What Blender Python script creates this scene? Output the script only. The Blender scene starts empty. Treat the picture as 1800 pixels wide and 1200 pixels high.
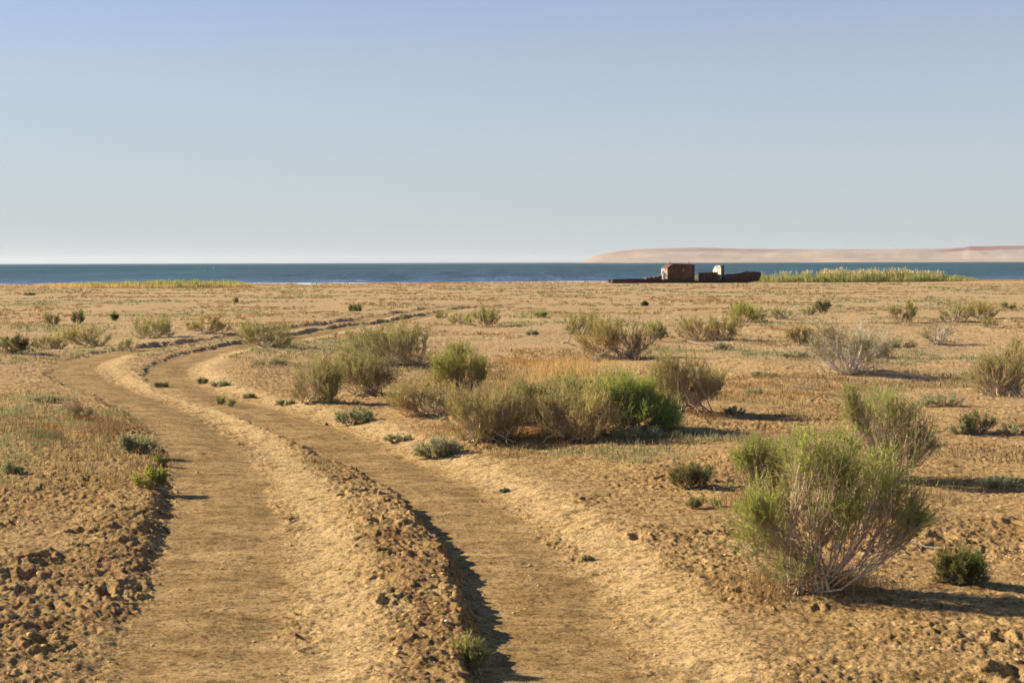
import bpy, math, random
import numpy as np
from mathutils import Matrix, Vector

# ------------------------------------------------------------------ camera, sky, sun, exposure
SC = bpy.context.scene
COL = SC.collection
PITCH = math.radians(3.18); ROLL = math.radians(0.155)
CAM = np.array([0.0, 0.0, 1.7])
F_ = np.array([0, math.cos(PITCH), -math.sin(PITCH)])
R0 = np.array([1.0, 0, 0]); U0 = np.array([0, math.sin(PITCH), math.cos(PITCH)])
RT = R0 * math.cos(ROLL) - U0 * math.sin(ROLL)
UP = U0 * math.cos(ROLL) + R0 * math.sin(ROLL)
cd = bpy.data.cameras.new('camera'); cam = bpy.data.objects.new('camera', cd); COL.objects.link(cam)
cam.matrix_world = Matrix([[RT[0], UP[0], -F_[0], CAM[0]], [RT[1], UP[1], -F_[1], CAM[1]], [RT[2], UP[2], -F_[2], CAM[2]], [0, 0, 0, 1]])
cd.lens = 50; cd.sensor_width = 36; cd.clip_start = 0.1; cd.clip_end = 80000
cd.dof.use_dof = True; cd.dof.focus_distance = 21; cd.dof.aperture_fstop = 9.0
SC.camera = cam

SUN_EL = math.radians(27.5); SUN_AZ = math.radians(-76)      # clockwise from +Y: the sun stands to the left, a little beyond
world = bpy.data.worlds.new('World'); SC.world = world; world.use_nodes = True
wn = world.node_tree; bg = wn.nodes['Background']
sky = wn.nodes.new('ShaderNodeTexSky'); sky.sky_type = 'NISHITA'; sky.sun_disc = False
sky.sun_elevation = SUN_EL; sky.sun_rotation = SUN_AZ % (2 * math.pi)
sky.air_density = 1.0; sky.dust_density = 0.3; sky.ozone_density = 3.8; sky.altitude = 2000
veil = wn.nodes.new('ShaderNodeMix'); veil.data_type = 'RGBA'; veil.inputs[0].default_value = 0.5    # dusty air: the sky's blue thinned evenly
veil.inputs[7].default_value = (3.88, 4.16, 4.32, 1)
tc = wn.nodes.new('ShaderNodeTexCoord'); sz = wn.nodes.new('ShaderNodeSeparateXYZ'); wn.links.new(tc.outputs['Generated'], sz.inputs[0])
cr = wn.nodes.new('ShaderNodeValToRGB'); ce = cr.color_ramp.elements; ce.new(0.1); ce.new(0.19); ce.new(0.3)    # the dust thins with height
for e_, (p_, v_) in zip(ce, [(0.0, 0.985), (0.03, 0.92), (0.092, 0.77), (0.19, 0.39), (0.55, 0.04)]): e_.position = p_; e_.color = (v_, v_, v_, 1)
wn.links.new(sz.outputs[2], cr.inputs[0]); wn.links.new(cr.outputs[0], veil.inputs[0]); wn.links.new(sky.outputs[0], veil.inputs[6]); wn.links.new(veil.outputs[2], bg.inputs[0]); bg.inputs[1].default_value = 0.0643
ld = bpy.data.lights.new('sun', 'SUN'); sun = bpy.data.objects.new('sun', ld); COL.objects.link(sun)
ld.energy = 5.0; ld.angle = math.radians(0.53); ld.color = (1.0, 0.845, 0.62)
sd = Vector((math.cos(SUN_EL) * math.sin(SUN_AZ), math.cos(SUN_EL) * math.cos(SUN_AZ), math.sin(SUN_EL)))
sun.rotation_euler = sd.to_track_quat('Z', 'Y').to_euler()
vs = SC.view_settings; vs.view_transform = 'Standard'; vs.look = 'None'; vs.gamma = 1; vs.exposure = 1.12
SC.render.engine = 'CYCLES'

# ------------------------------------------------------------------ noise
RNG = np.random.default_rng(7)
PERM = RNG.permutation(256).astype(np.int32); PERM2 = np.concatenate([PERM, PERM])
ANG = RNG.uniform(0, 2 * np.pi, 256).astype(np.float32); GX = np.cos(ANG); GY = np.sin(ANG)
def pn(x, y):
    xf = np.floor(x); yf = np.floor(y)
    xi = xf.astype(np.int32) & 255; yi = yf.astype(np.int32) & 255
    fx = (x - xf).astype(np.float32); fy = (y - yf).astype(np.float32)
    u = fx * fx * fx * (fx * (fx * 6 - 15) + 10); v = fy * fy * fy * (fy * (fy * 6 - 15) + 10)
    a = PERM2[xi]; b = PERM2[(xi + 1) & 255]; y1 = (yi + 1) & 255
    def g(h, dx, dy): return GX[h] * dx + GY[h] * dy
    n00 = g(PERM2[a + yi], fx, fy); n10 = g(PERM2[b + yi], fx - 1, fy)
    n01 = g(PERM2[a + y1], fx, fy - 1); n11 = g(PERM2[b + y1], fx - 1, fy - 1)
    p = n00 + u * (n10 - n00); q = n01 + u * (n11 - n01)
    return 1.5 * (p + v * (q - p))
def noise(x, y, wl, seed=0, rot=0.6):
    c, s = math.cos(rot + seed), math.sin(rot + seed)
    return pn((x * c - y * s) / wl + 17.3 * seed, (x * s + y * c) / wl - 9.1 * seed)
def sstep(a, b, x):
    t = np.clip((x - a) / (b - a), 0, 1); return t * t * (3 - 2 * t)

# ------------------------------------------------------------------ terrain
WATER_Z = -0.9
def shore_y(x):
    return np.interp(x, [-300, -61, -30, -20, 10, 20, 40, 62, 300], [165, 170, 171, 176, 183, 187, 188, 190, 205]) + 0.6 * np.sin(x / 7.0 + 1)
def base_h(x, y):
    t = (y - 15) / (shore_y(x) - 15)
    z = -0.9 * np.clip(t, 0, 1) - np.clip(t - 1, 0, 1.2) * 3.0
    return z
def ray(px, py):
    return F_ + RT * ((px - 900) / 2500.0) + UP * ((600 - py) / 2500.0)
def at_base(px, py):
    d = ray(px, py); t = 3.0
    for _ in range(60):
        p = CAM + d * t
        h = float(base_h(np.float64(p[0]), np.float64(p[1])))
        t += (p[2] - h) / max(1e-4, -d[2]) * 0.6
        t = min(t, 400)
    return (CAM + d * t)[:2]
def spline(pts, step0):
    P = np.array(pts, float); out = []
    P = np.vstack([2 * P[0] - P[1], P, 2 * P[-1] - P[-2]])
    for i in range(1, len(P) - 2):
        n = max(2, int(np.linalg.norm(P[i + 1] - P[i]) / step0))
        for k in range(n):
            t = k / n
            out.append(0.5 * ((2 * P[i]) + (-P[i - 1] + P[i + 1]) * t + (2 * P[i - 1] - 5 * P[i] + 4 * P[i + 1] - P[i + 2]) * t * t + (-P[i - 1] + 3 * P[i] - 3 * P[i + 1] + P[i + 2]) * t ** 3))
    out.append(P[-2]); return np.array(out)
LEFT_PX = [(330, 1200), (368, 1100), (385, 1000), (395, 950), (396, 900), (388, 850), (368, 800), (338, 760), (278, 720), (215, 690), (152, 662), (132, 642), (170, 626), (250, 613), (330, 602), (420, 591), (500, 579), (600, 564), (700, 550), (780, 540), (850, 533), (940, 527)]
RIGHT_PX = [(1010, 1200), (975, 1100), (922, 1000), (882, 950), (830, 900), (778, 855), (705, 812), (625, 780), (545, 748), (460, 718), (388, 698), (335, 680), (302, 660), (298, 642), (340, 625), (400, 612), (470, 599), (540, 587), (620, 573), (700, 560), (780, 547), (860, 538), (950, 530)]
def path(px):
    P = [at_base(*p) for p in px]
    P = [2 * P[0] - P[1] * 1.0, ] + P if False else P
    dv = (P[0] - P[1]) / np.linalg.norm(P[1] - P[0]); back = [P[0] + dv * 0.7 * k for k in range(10, 0, -1)]
    return spline(back + P, 0.22)
PATH_L = path(LEFT_PX); PATH_R = path(RIGHT_PX)
def rut_dist(x, y, P, radii=None):
    """signed distance (right of travel positive) and arc length of nearest point"""
    best = np.full(x.shape, 1e6, np.float32); sg = np.full(x.shape, 50.0, np.float32); arc = np.zeros(x.shape, np.float32)
    a = 0.0
    for i in range(len(P) - 1):
        q0 = P[i]; d = P[i + 1] - q0; L = float(np.hypot(*d))
        if L < 1e-6: continue
        if radii is not None:
            r = np.hypot(*q0); i0, i1 = np.searchsorted(radii, [r - 1.9 - L, r + 1.9 + L]); sl = slice(i0, i1)
            if i1 <= i0: a += L; continue
        else: sl = slice(None)
        dx = x[sl] - q0[0]; dy = y[sl] - q0[1]
        t = np.clip((dx * d[0] + dy * d[1]) / (L * L), 0, 1)
        ex = dx - t * d[0]; ey = dy - t * d[1]; dd = ex * ex + ey * ey
        m = dd < best[sl]
        cr = (dx * d[1] - dy * d[0])
        best[sl] = np.where(m, dd, best[sl]); sg[sl] = np.where(m, np.sqrt(dd) * np.sign(cr), sg[sl]); arc[sl] = np.where(m, a + t * L, arc[sl])
        a += L
    return sg, arc
PITS = None; MOUNDS = []
def make_pits():
    g = np.random.default_rng(21); P = []
    for (cx, cy, sx, sy, n, a0, a1) in [(-2.6, 7.6, 0.9, 2.4, 46, 0.05, 0.12), (-2.9, 10.5, 1.4, 3, 40, 0.045, 0.11), (-0.75, 8.0, 0.34, 2.8, 70, 0.035, 0.09), (2.6, 6.8, 1.4, 1.6, 48, 0.04, 0.12), (3.2, 9.6, 2.0, 2.2, 40, 0.05, 0.12), (-1.2, 14, 0.5, 4, 40, 0.04, 0.1), (1.5, 11, 1.3, 2.0, 24, 0.03, 0.08)]:
        for k in range(n):
            P.append((cx + g.normal() * sx, cy + g.normal() * sy * 0.6, g.uniform(a0, a1), g.uniform(0.4, 0.95), g.uniform(0, 3.14), g.uniform(0.25, 0.6)))
    P = [q for q in P if math.hypot(q[0] - 1.58, q[1] - 7.3) > 0.45 and math.hypot(q[0] - 2.2, q[1] - 7.4) > 0.35]
    return P
PITS = make_pits()
def terrain(x, y, radii=None, full=True):
    x = np.asarray(x, np.float64); y = np.asarray(y, np.float64)
    r = np.hypot(x, y)
    z = base_h(x, y)
    near = 1 - sstep(35, 110, r)
    far = sstep(60, 150, r)
    # gentle swells and mounds
    z = z + near * (0.10 * noise(x, y * 0.8, 6.5, 1) + 0.05 * noise(x, y, 2.6, 2)) * sstep(6, 14, r) + 0.05 * (1 - near) * noise(x, y, 14, 3) * (1 - sstep(shore_y(x) - 12, shore_y(x) - 3, y))
    z = z + sstep(0.6, 3, x) * (1 - sstep(40, 60, r)) * 0.05 * noise(x, y, 1.3, 4)
    for (mx, my, mr, mh) in MOUNDS:
        if radii is not None:
            rr = math.hypot(mx, my); i0, i1 = np.searchsorted(radii, [rr - 3 * mr, rr + 3 * mr]); sl = slice(i0, i1)
        else: sl = slice(None)
        d2 = ((x[sl] - mx) / mr) ** 2 + ((y[sl] - my) / (mr * 0.9)) ** 2
        z[sl] += mh * np.exp(-d2 * 1.6)
    # wheel ruts
    wob = 0.058 * noise(x, y, 0.34, 5) + 0.036 * noise(x, y, 0.12, 6) + 0.016 * noise(x, y, 0.05, 7)
    bed = np.zeros_like(z); flatb = np.zeros_like(z); pale = np.zeros_like(z); mid = np.zeros_like(z)
    for (P, which, hb) in ((PATH_L, 0, 0.37), (PATH_R, 1, 0.35)):
        s, a = rut_dist(x, y, P, radii)
        fade = 1 - sstep(58, 84, a); farr = sstep(28, 36, a); nz = noise(x, y, 1.9, 23)
        if which == 0: dl = 0.006 + 0.050 * np.exp(-((a - 11.8) / 2.6) ** 2) + 0.012 * np.exp(-((a - 23) / 5.0) ** 2); dr = 0.048 + 0 * a
        else: dl = 0.012 + 0.064 * (1 - sstep(10.5, 15, a)) + 0 * a; dr = 0.078 - 0.028 * sstep(13, 20, a)
        dl = (dl * (1 - farr) + 0.062 * farr * (0.9 + 0.8 * nz)) * (1 + 0.3 * nz) * fade; dr = (dr * (1 - farr) + 0.07 * farr) * (1 + 0.2 * nz) * fade
        sw = s + wob * (1 + 0.7 * sstep(25, 34, a))
        b = hb
        # the bed lies dr below the right bank; the left bank stands dl above the bed
        prof = np.where(sw < 0, -1.0 * dr + (0.35 * dr + dl) * sstep(b, b + (0.17 if which == 0 else 0.10), -sw) + (0.65 * dr - dl) * sstep(b + 0.3, b + 0.75, -sw), -dr * (1 - sstep(b - 0.02, b + 0.5, sw)))
        crest = np.exp(-((sw - b - 0.55) / 0.3) ** 2) * 0.12 * dr
        z = z + prof + crest
        inb = (1 - sstep(b - 0.06, b + 0.03, np.abs(sw + 0.0))) * fade
        # tyre tread relief and central hump inside the bed
        z = z + inb * (0.004 * np.cos(s / 0.09) + 0.006 * noise(x, y * 0.6, 0.5, 24) + 0.0012 * noise(x, y, 0.04, 25))
        flatb = np.maximum(flatb, inb); bed = np.maximum(bed, inb * np.clip(0.92 + 0.45 * pn(s / 0.07 + 31.0, a / 1.3) + 0.3 * pn(s / 0.22, a / 0.7), 0.35, 1))
        pale = np.maximum(pale, np.exp(-((sw - b - 0.26) / 0.2) ** 2) * fade * (1 - sstep(30, 45, a) * 0.5))
        mid = np.maximum(mid, np.exp(-((-sw - b - 0.3) / 0.28) ** 2) * fade)
    rough = np.clip(1 - flatb - 0.75 * pale, 0.06, 1)
    rough = rough * (0.45 + 0.65 * sstep(-0.25, 0.35, noise(x, y, 1.7, 8) + 0.3 * noise(x, y, 0.6, 9) + 0.55 * mid + 0.35 * sstep(-1.6, -2.4, x) * (1 - sstep(12, 20, r))))
    if full:
        damp = 1 - 0.65 * far
        n1 = noise(x, y, 0.42, 10); n2 = noise(x, y, 0.19, 11); n3 = noise(x, y, 0.09, 12); n4 = noise(x, y, 0.042, 13)
        bill = 0.5 - np.abs(noise(x, y, 0.28, 14)) * 1.6; bill2 = 0.5 - np.abs(noise(x, y, 0.11, 15)) * 1.6
        clod = np.maximum(0, noise(x, y, 0.13, 16) - 0.14) + 0.7 * np.maximum(0, noise(x, y, 0.065, 17) - 0.12)
        n5 = noise(x, y, 0.022, 18)
        cm = sstep(0.0, 0.4, noise(x, y, 0.9, 26)); crack = 0.016 * cm * np.exp(-(noise(x, y * 1.2, 0.24, 27) / 0.07) ** 2)
        z = z + rough * damp * (0.009 * n1 + 0.007 * n2 + 0.009 * n3 + 0.013 * n4 + 0.0085 * n5 * (1 - sstep(14, 30, r)) + 0.006 * bill + 0.006 * bill2 + 0.014 * clod - crack) * 0.85 * (1 + 0.35 * sstep(14, 40, r))
        # wind ripples on open sand
        z = z + 0.006 * rough * (1 - sstep(20, 50, r)) * sstep(0.1, 0.5, noise(x, y, 2.2, 19)) * np.sin((y * 0.96 + x * 0.26) * 2 * np.pi / 0.16 + 4 * noise(x, y, 0.8, 20))
        # hoof prints and kicked-out pits
        for (pxx, pyy, pr, asp, ang, dp) in PITS:
            rr = math.hypot(pxx, pyy)
            if radii is not None:
                i0, i1 = np.searchsorted(radii, [rr - 3 * pr, rr + 3 * pr])
                if i1 <= i0: continue
                sl = slice(i0, i1)
            else:
                if x.size < 50 or True:
                    sl = slice(None)
            X = x[sl] - pxx; Y = y[sl] - pyy; c, s_ = math.cos(ang), math.sin(ang)
            m = (X * X + Y * Y) < (2.6 * pr) ** 2
            if not m.any(): continue
            Xm = X[m]; Ym = Y[m]
            e = np.sqrt(((Xm * c + Ym * s_) / pr) ** 2 + ((-Xm * s_ + Ym * c) / (pr * asp)) ** 2) + 0.25 * noise(Xm + pxx, Ym + pyy, pr * 0.8, 3)
            zz = z[sl]; w = sstep(0.35, 0.8, rough[sl][m])
            zz[m] += w * pr * dp * (-(1 - sstep(0.35, 0.95, e)) + 0.42 * np.exp(-((e - 1.15) / 0.3) ** 2))
            z[sl] = zz
    return z, bed, pale, rough, mid
def ground_z(x, y):
    return terrain(np.atleast_1d(np.float64(x)), np.atleast_1d(np.float64(y)), None, False)[0]
def at(px, py):
    """point of the ground seen at a pixel of the 1800x1200 photograph"""
    d = ray(px, py); t0 = 3.0; ts = np.concatenate([np.linspace(3, 60, 600), np.linspace(60.3, 400, 900)])
    P = CAM[None, :] + d[None, :] * ts[:, None]
    h = ground_z(P[:, 0], P[:, 1]); below = np.nonzero(P[:, 2] < h)[0]
    if len(below) == 0: return np.array([*at_base(px, py), 0.0])
    i = below[0]; a = (P[i - 1, 2] - h[i - 1]); b = (h[i] - P[i, 2]); f = a / (a + b + 1e-9)
    p = P[i - 1] + (P[i] - P[i - 1]) * f; return p

# ------------------------------------------------------------------ helpers: meshes, tags, materials
def mesh_from(name, V, F, mat, colors=None, parent=None, smooth=False, nper=None):
    me = bpy.data.meshes.new(name)
    V = np.asarray(V, np.float32); F = np.asarray(F, np.int32)
    me.vertices.add(len(V)); me.vertices.foreach_set('co', V.ravel())
    k = F.shape[1]; me.loops.add(F.size); me.loops.foreach_set('vertex_index', F.ravel())
    me.polygons.add(len(F)); me.polygons.foreach_set('loop_start', np.arange(0, F.size, k, dtype=np.int32))
    if smooth: me.polygons.foreach_set('use_smooth', np.ones(len(F), bool))
    me.update(calc_edges=True)
    if colors is not None:
        ca = me.color_attributes.new('tint', 'FLOAT_COLOR', 'POINT')
        c = np.ones((len(V), 4), np.float32); c[:, :3] = colors; ca.data.foreach_set('color', c.ravel())
    me.materials.append(mat)
    o = bpy.data.objects.new(name, me); COL.objects.link(o)
    if parent is not None: o.parent = parent
    return o
def tag(o, label=None, cat=None, group=None, kind=None):
    if label: o['label'] = label
    if cat: o['category'] = cat
    if group: o['group'] = group
    if kind: o['kind'] = kind
    return o
def empty(name, loc, rz=0):
    o = bpy.data.objects.new(name, None); COL.objects.link(o); o.location = [float(v) for v in loc]; o.rotation_euler = (0, 0, rz)
    o.empty_display_size = 0.2; return o
class NT:
    def __init__(s, name):
        s.m = bpy.data.materials.new(name); s.m.use_nodes = True; s.t = s.m.node_tree; s.t.nodes.clear()
        s.out = s.n('ShaderNodeOutputMaterial')
    def n(s, t, **k):
        nd = s.t.nodes.new(t)
        for a, b in k.items(): setattr(nd, a, b)
        return nd
    def l(s, a, b): s.t.links.new(a, b)
    def noise(s, scale, detail=4, rough=0.6, vec=None, dist=0.0):
        nd = s.n('ShaderNodeTexNoise'); nd.inputs['Scale'].default_value = scale; nd.inputs['Detail'].default_value = detail
        nd.inputs['Roughness'].default_value = rough; nd.inputs['Distortion'].default_value = dist
        if vec is not None: s.l(vec, nd.inputs['Vector'])
        return nd
    def ramp(s, src, stops):
        r = s.n('ShaderNodeValToRGB'); e = r.color_ramp.elements
        while len(e) < len(stops): e.new(0.5)
        for i, (p, c) in enumerate(stops):
            e[i].position = p; e[i].color = (*c, 1) if len(c) == 3 else c
        s.l(src, r.inputs[0]); return r.outputs[0]
    def mix(s, f, a, b, mode='MIX'):
        m = s.n('ShaderNodeMix', data_type='RGBA', blend_type=mode)
        for sock, v in ((m.inputs[0], f), (m.inputs[6], a), (m.inputs[7], b)):
            if hasattr(v, 'is_linked'): s.l(v, sock)
            elif isinstance(v, tuple): sock.default_value = (*v, 1)
            else: sock.default_value = v
        return m.outputs[2]
    def math(s, op, a, b=0.0, c=None):
        m = s.n('ShaderNodeMath', operation=op)
        for i, v in enumerate((a, b, c)):
            if v is None: continue
            if hasattr(v, 'is_linked'): s.l(v, m.inputs[i])
            else: m.inputs[i].default_value = v
        return m.outputs[0]
    def pos(s): return s.n('ShaderNodeNewGeometry').outputs['Position']
    def mapped(s, vec, sc):
        m = s.n('ShaderNodeMapping'); m.inputs['Scale'].default_value = sc; s.l(vec, m.inputs[0]); return m.outputs[0]
G3 = lambda v: (v, v, v)

def mat_ground():
    t = NT('desert_soil'); p = t.pos()
    at_ = t.n('ShaderNodeAttribute', attribute_name='tint'); sp = t.n('ShaderNodeSeparateColor'); t.l(at_.outputs['Color'], sp.inputs[0])
    bed, pale, veg = sp.outputs[0], sp.outputs[1], sp.outputs[2]
    big = t.noise(0.45, 5, 0.6, p); med = t.noise(4.5, 6, 0.68, p); fine = t.noise(55, 5, 0.7, p); grit = t.noise(240, 3, 0.7, p)
    sand = t.ramp(med.outputs[0], [(0.30, (0.32, 0.190, 0.076)), (0.44, (0.455, 0.288, 0.121)), (0.58, (0.555, 0.371, 0.165)), (0.76, (0.64, 0.452, 0.222))])
    warm = t.mix(t.ramp(big.outputs[0], [(0.42, G3(0)), (0.66, G3(1))]), sand, (0.52, 0.335, 0.155))
    # far plain: streaks of rusty saltwort stubble and paler clay
    st = t.noise(0.16, 6, 0.65, t.mapped(p, (0.35, 1.6, 1)), 0.5)
    redm = t.math('MULTIPLY', t.ramp(st.outputs[0], [(0.50, G3(0)), (0.64, G3(1))]), veg)
    c1 = t.mix(redm, warm, (0.47, 0.27, 0.12))
    c1 = t.mix(t.math('MULTIPLY', veg, 0.5), c1, (0.60, 0.44, 0.262))
    st2 = t.noise(0.33, 6, 0.7, t.mapped(p, (0.3, 1.4, 1)))
    pm = t.math('MULTIPLY', t.ramp(st2.outputs[0], [(0.50, G3(0)), (0.68, G3(1))]), veg)
    c1 = t.mix(t.math('MULTIPLY', pm, 0.55), c1, (0.53, 0.40, 0.24))
    c2 = t.mix(t.math('MULTIPLY', pale, t.ramp(med.outputs[0], [(0.3, G3(0.45)), (0.62, G3(1))])), c1, (0.68, 0.475, 0.235))
    brk = t.n('ShaderNodeAttribute', attribute_name='broken'); c2 = t.mix(t.math('MULTIPLY', brk.outputs['Fac'], 0.6), c2, (0.33, 0.195, 0.08))
    bedn = t.noise(2.4, 6, 0.65, t.mapped(p, (0.8, 1.7, 1)), 0.6)
    bedc = t.ramp(bedn.outputs[0], [(0.34, (0.245, 0.15, 0.06)), (0.48, (0.345, 0.222, 0.092)), (0.64, (0.48, 0.325, 0.15))])
    c3 = t.mix(bed, c2, bedc)
    sp1 = t.ramp(fine.outputs[0], [(0.32, G3(0.42)), (0.43, G3(0.82)), (0.53, G3(1.0)), (0.70, G3(1.2))])
    c4 = t.mix(1.0, c3, sp1, 'MULTIPLY')
    sp2 = t.ramp(grit.outputs[0], [(0.34, G3(0.62)), (0.5, G3(1.0)), (0.68, G3(1.18))])
    c5 = t.mix(0.8, c4, sp2, 'MULTIPLY')
    for sc_, lo_, hi_, dk in ((9, 0.36, 0.43, 0.72), (24, 0.37, 0.44, 0.55), (62, 0.37, 0.44, 0.50), (150, 0.36, 0.43, 0.55)):    # random dark specks and a few paler ones in the colour, at every size
        n_ = t.noise(sc_, 2, 0.55, p); c5 = t.mix(1.0, c5, t.ramp(n_.outputs[0], [(lo_, G3(dk)), (hi_, G3(1.0)), (0.62, G3(1.0)), (0.70, G3(1.13))]), 'MULTIPLY')
    b = t.n('ShaderNodeBsdfPrincipled'); b.inputs['Roughness'].default_value = 0.95; b.inputs['Specular IOR Level'].default_value = 0.08
    t.l(c5, b.inputs['Base Color'])
    crumb = t.noise(19, 5, 0.75, p); rgh = t.math('SUBTRACT', 1.0, t.math('MULTIPLY', bed, 0.75))
    bm0 = t.n('ShaderNodeBump'); bm0.inputs['Distance'].default_value = 0.022; t.l(crumb.outputs[0], bm0.inputs['Height']); t.l(t.math('MULTIPLY', rgh, 0.8), bm0.inputs['Strength'])
    bm1 = t.n('ShaderNodeBump'); bm1.inputs['Distance'].default_value = 0.013; t.l(t.math('MULTIPLY', rgh, 1.0), bm1.inputs['Strength'])
    t.l(fine.outputs[0], bm1.inputs['Height']); t.l(bm0.outputs[0], bm1.inputs['Normal'])
    bm2 = t.n('ShaderNodeBump'); bm2.inputs['Distance'].default_value = 0.006; bm2.inputs['Strength'].default_value = 0.9
    t.l(grit.outputs[0], bm2.inputs['Height']); t.l(bm1.outputs[0], bm2.inputs['Normal'])
    t.l(bm2.outputs[0], b.inputs['Normal']); t.l(b.outputs[0], t.out.inputs[0]); return t.m
def mat_leaf(name='leaves', trans=0.36):
    t = NT(name); a = t.n('ShaderNodeAttribute', attribute_name='tint')
    d = t.n('ShaderNodeBsdfDiffuse'); tr = t.n('ShaderNodeBsdfTranslucent'); m = t.n('ShaderNodeMixShader'); m.inputs[0].default_value = trans
    t.l(a.outputs['Color'], d.inputs[0])
    br = t.mix(1.0, a.outputs['Color'], (1.25, 1.2, 0.8), 'MULTIPLY'); t.l(br, tr.inputs[0])
    t.l(d.outputs[0], m.inputs[1]); t.l(tr.outputs[0], m.inputs[2]); t.l(m.outputs[0], t.out.inputs[0]); return t.m
def mat_wood():
    t = NT('twig_bark'); a = t.n('ShaderNodeAttribute', attribute_name='tint')
    n = t.noise(60, 4, 0.6, t.mapped(t.pos(), (1, 1, 0.3)))
    c = t.mix(1.0, a.outputs['Color'], t.ramp(n.outputs[0], [(0.3, G3(0.62)), (0.7, G3(1.2))]), 'MULTIPLY')
    b = t.n('ShaderNodeBsdfPrincipled'); b.inputs['Roughness'].default_value = 0.85; t.l(c, b.inputs['Base Color']); t.l(b.outputs[0], t.out.inputs[0]); return t.m
def mat_water():
    t = NT('sea_water'); p = t.pos()
    w1 = t.noise(1.0, 5, 0.65, t.mapped(p, (0.9, 0.10, 1))); w2 = t.noise(1.0, 6, 0.68, t.mapped(p, (0.16, 0.016, 1)), 0.4); w3 = t.noise(1.0, 4, 0.6, t.mapped(p, (0.012, 0.004, 1)))
    ww = t.noise(1.0, 3, 0.6, p)
    h = t.math('ADD', t.math('MULTIPLY', ww.outputs[0], 0.22), t.math('MULTIPLY', w2.outputs[0], 1.2))
    bm = t.n('ShaderNodeBump'); bm.inputs['Distance'].default_value = 1.0; bm.inputs['Strength'].default_value = 0.8; t.l(h, bm.inputs['Height'])
    sx = t.n('ShaderNodeSeparateXYZ'); t.l(p, sx.inputs[0])
    shal = t.ramp(t.math('DIVIDE', sx.outputs[1], 1000.0), [(0.172, (0.15, 0.22, 0.36)), (0.20, (0.065, 0.11, 0.19)), (0.28, (0.045, 0.088, 0.125)), (0.5, (0.036, 0.080, 0.106)), (0.95, (0.029, 0.072, 0.092))])
    v = t.math('ADD', t.math('MULTIPLY', w1.outputs[0], 0.45), t.math('MULTIPLY', w2.outputs[0], 0.55)); v = t.math('ADD', v, t.math('MULTIPLY', t.math('SUBTRACT', w3.outputs[0], 0.5), 0.3))
    col = t.mix(1.0, shal, t.ramp(v, [(0.36, G3(0.5)), (0.5, G3(1.0)), (0.60, (1.45, 1.4, 1.38)), (0.70, (2.1, 1.9, 1.8))]), 'MULTIPLY')
    cp = t.noise(1.0, 2, 0.5, t.mapped(p, (0.7, 0.14, 1))); col = t.mix(t.ramp(cp.outputs[0], [(0.70, G3(0)), (0.76, G3(0.7))]), col, (0.5, 0.55, 0.58))
    d = t.n('ShaderNodeBsdfDiffuse'); t.l(col, d.inputs[0]); t.l(bm.outputs[0], d.inputs['Normal'])
    g = t.n('ShaderNodeBsdfGlossy'); g.inputs['Roughness'].default_value = 0.35; g.inputs[0].default_value = (0.55, 0.85, 0.95, 1); t.l(bm.outputs[0], g.inputs['Normal'])
    mx = t.n('ShaderNodeMixShader'); mx.inputs[0].default_value = 0.085
    t.l(d.outputs[0], mx.inputs[1]); t.l(g.outputs[0], mx.inputs[2]); t.l(mx.outputs[0], t.out.inputs[0]); return t.m
def mat_hill():
    t = NT('chalk_cliff'); p = t.pos()
    n1 = t.noise(0.004, 6, 0.6, t.mapped(p, (1, 1, 6))); n2 = t.noise(0.02, 5, 0.65, t.mapped(p, (0.5, 1, 3)))
    c = t.ramp(n1.outputs[0], [(0.32, (0.29, 0.225, 0.185)), (0.55, (0.38, 0.305, 0.25)), (0.75, (0.46, 0.375, 0.31))])
    c = t.mix(t.ramp(n2.outputs[0], [(0.35, G3(0)), (0.7, G3(0.6))]), c, (0.36, 0.28, 0.22))
    a = t.n('ShaderNodeAttribute', attribute_name='tint'); sp = t.n('ShaderNodeSeparateColor'); t.l(a.outputs['Color'], sp.inputs[0])
    c = t.mix(sp.outputs[0], c, (0.22, 0.11, 0.09)); c = t.mix(sp.outputs[1], c, (0.52, 0.44, 0.36))
    b = t.n('ShaderNodeBsdfDiffuse'); t.l(c, b.inputs[0]); t.l(b.outputs[0], t.out.inputs[0]); return t.m
def mat_rust(name, base, hi, paint=None, pamt=0.5):
    t = NT(name); p = t.n('ShaderNodeTexCoord').outputs['Object']
    n1 = t.noise(1.1, 6, 0.7, p, 0.6); n2 = t.noise(9, 5, 0.7, p)
    c = t.ramp(n1.outputs[0], [(0.30, base), (0.56, tuple(0.55 * b + 0.45 * h for b, h in zip(base, hi))), (0.75, hi)])
    c = t.mix(0.8, c, t.ramp(n2.outputs[0], [(0.3, G3(0.6)), (0.7, G3(1.25))]), 'MULTIPLY')
    if paint:
        n3 = t.noise(1.9, 6, 0.7, p, 0.4)
        c = t.mix(t.ramp(n3.outputs[0], [(pamt, G3(1)), (pamt + 0.05, G3(0))]), c, paint)
    b = t.n('ShaderNodeBsdfPrincipled'); b.inputs['Roughness'].default_value = 0.8; b.inputs['Metallic'].default_value = 0.1; t.l(c, b.inputs['Base Color'])
    bm = t.n('ShaderNodeBump'); bm.inputs['Distance'].default_value = 0.03; t.l(n2.outputs[0], bm.inputs['Height']); t.l(bm.outputs[0], b.inputs['Normal'])
    t.l(b.outputs[0], t.out.inputs[0]); return t.m
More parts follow.
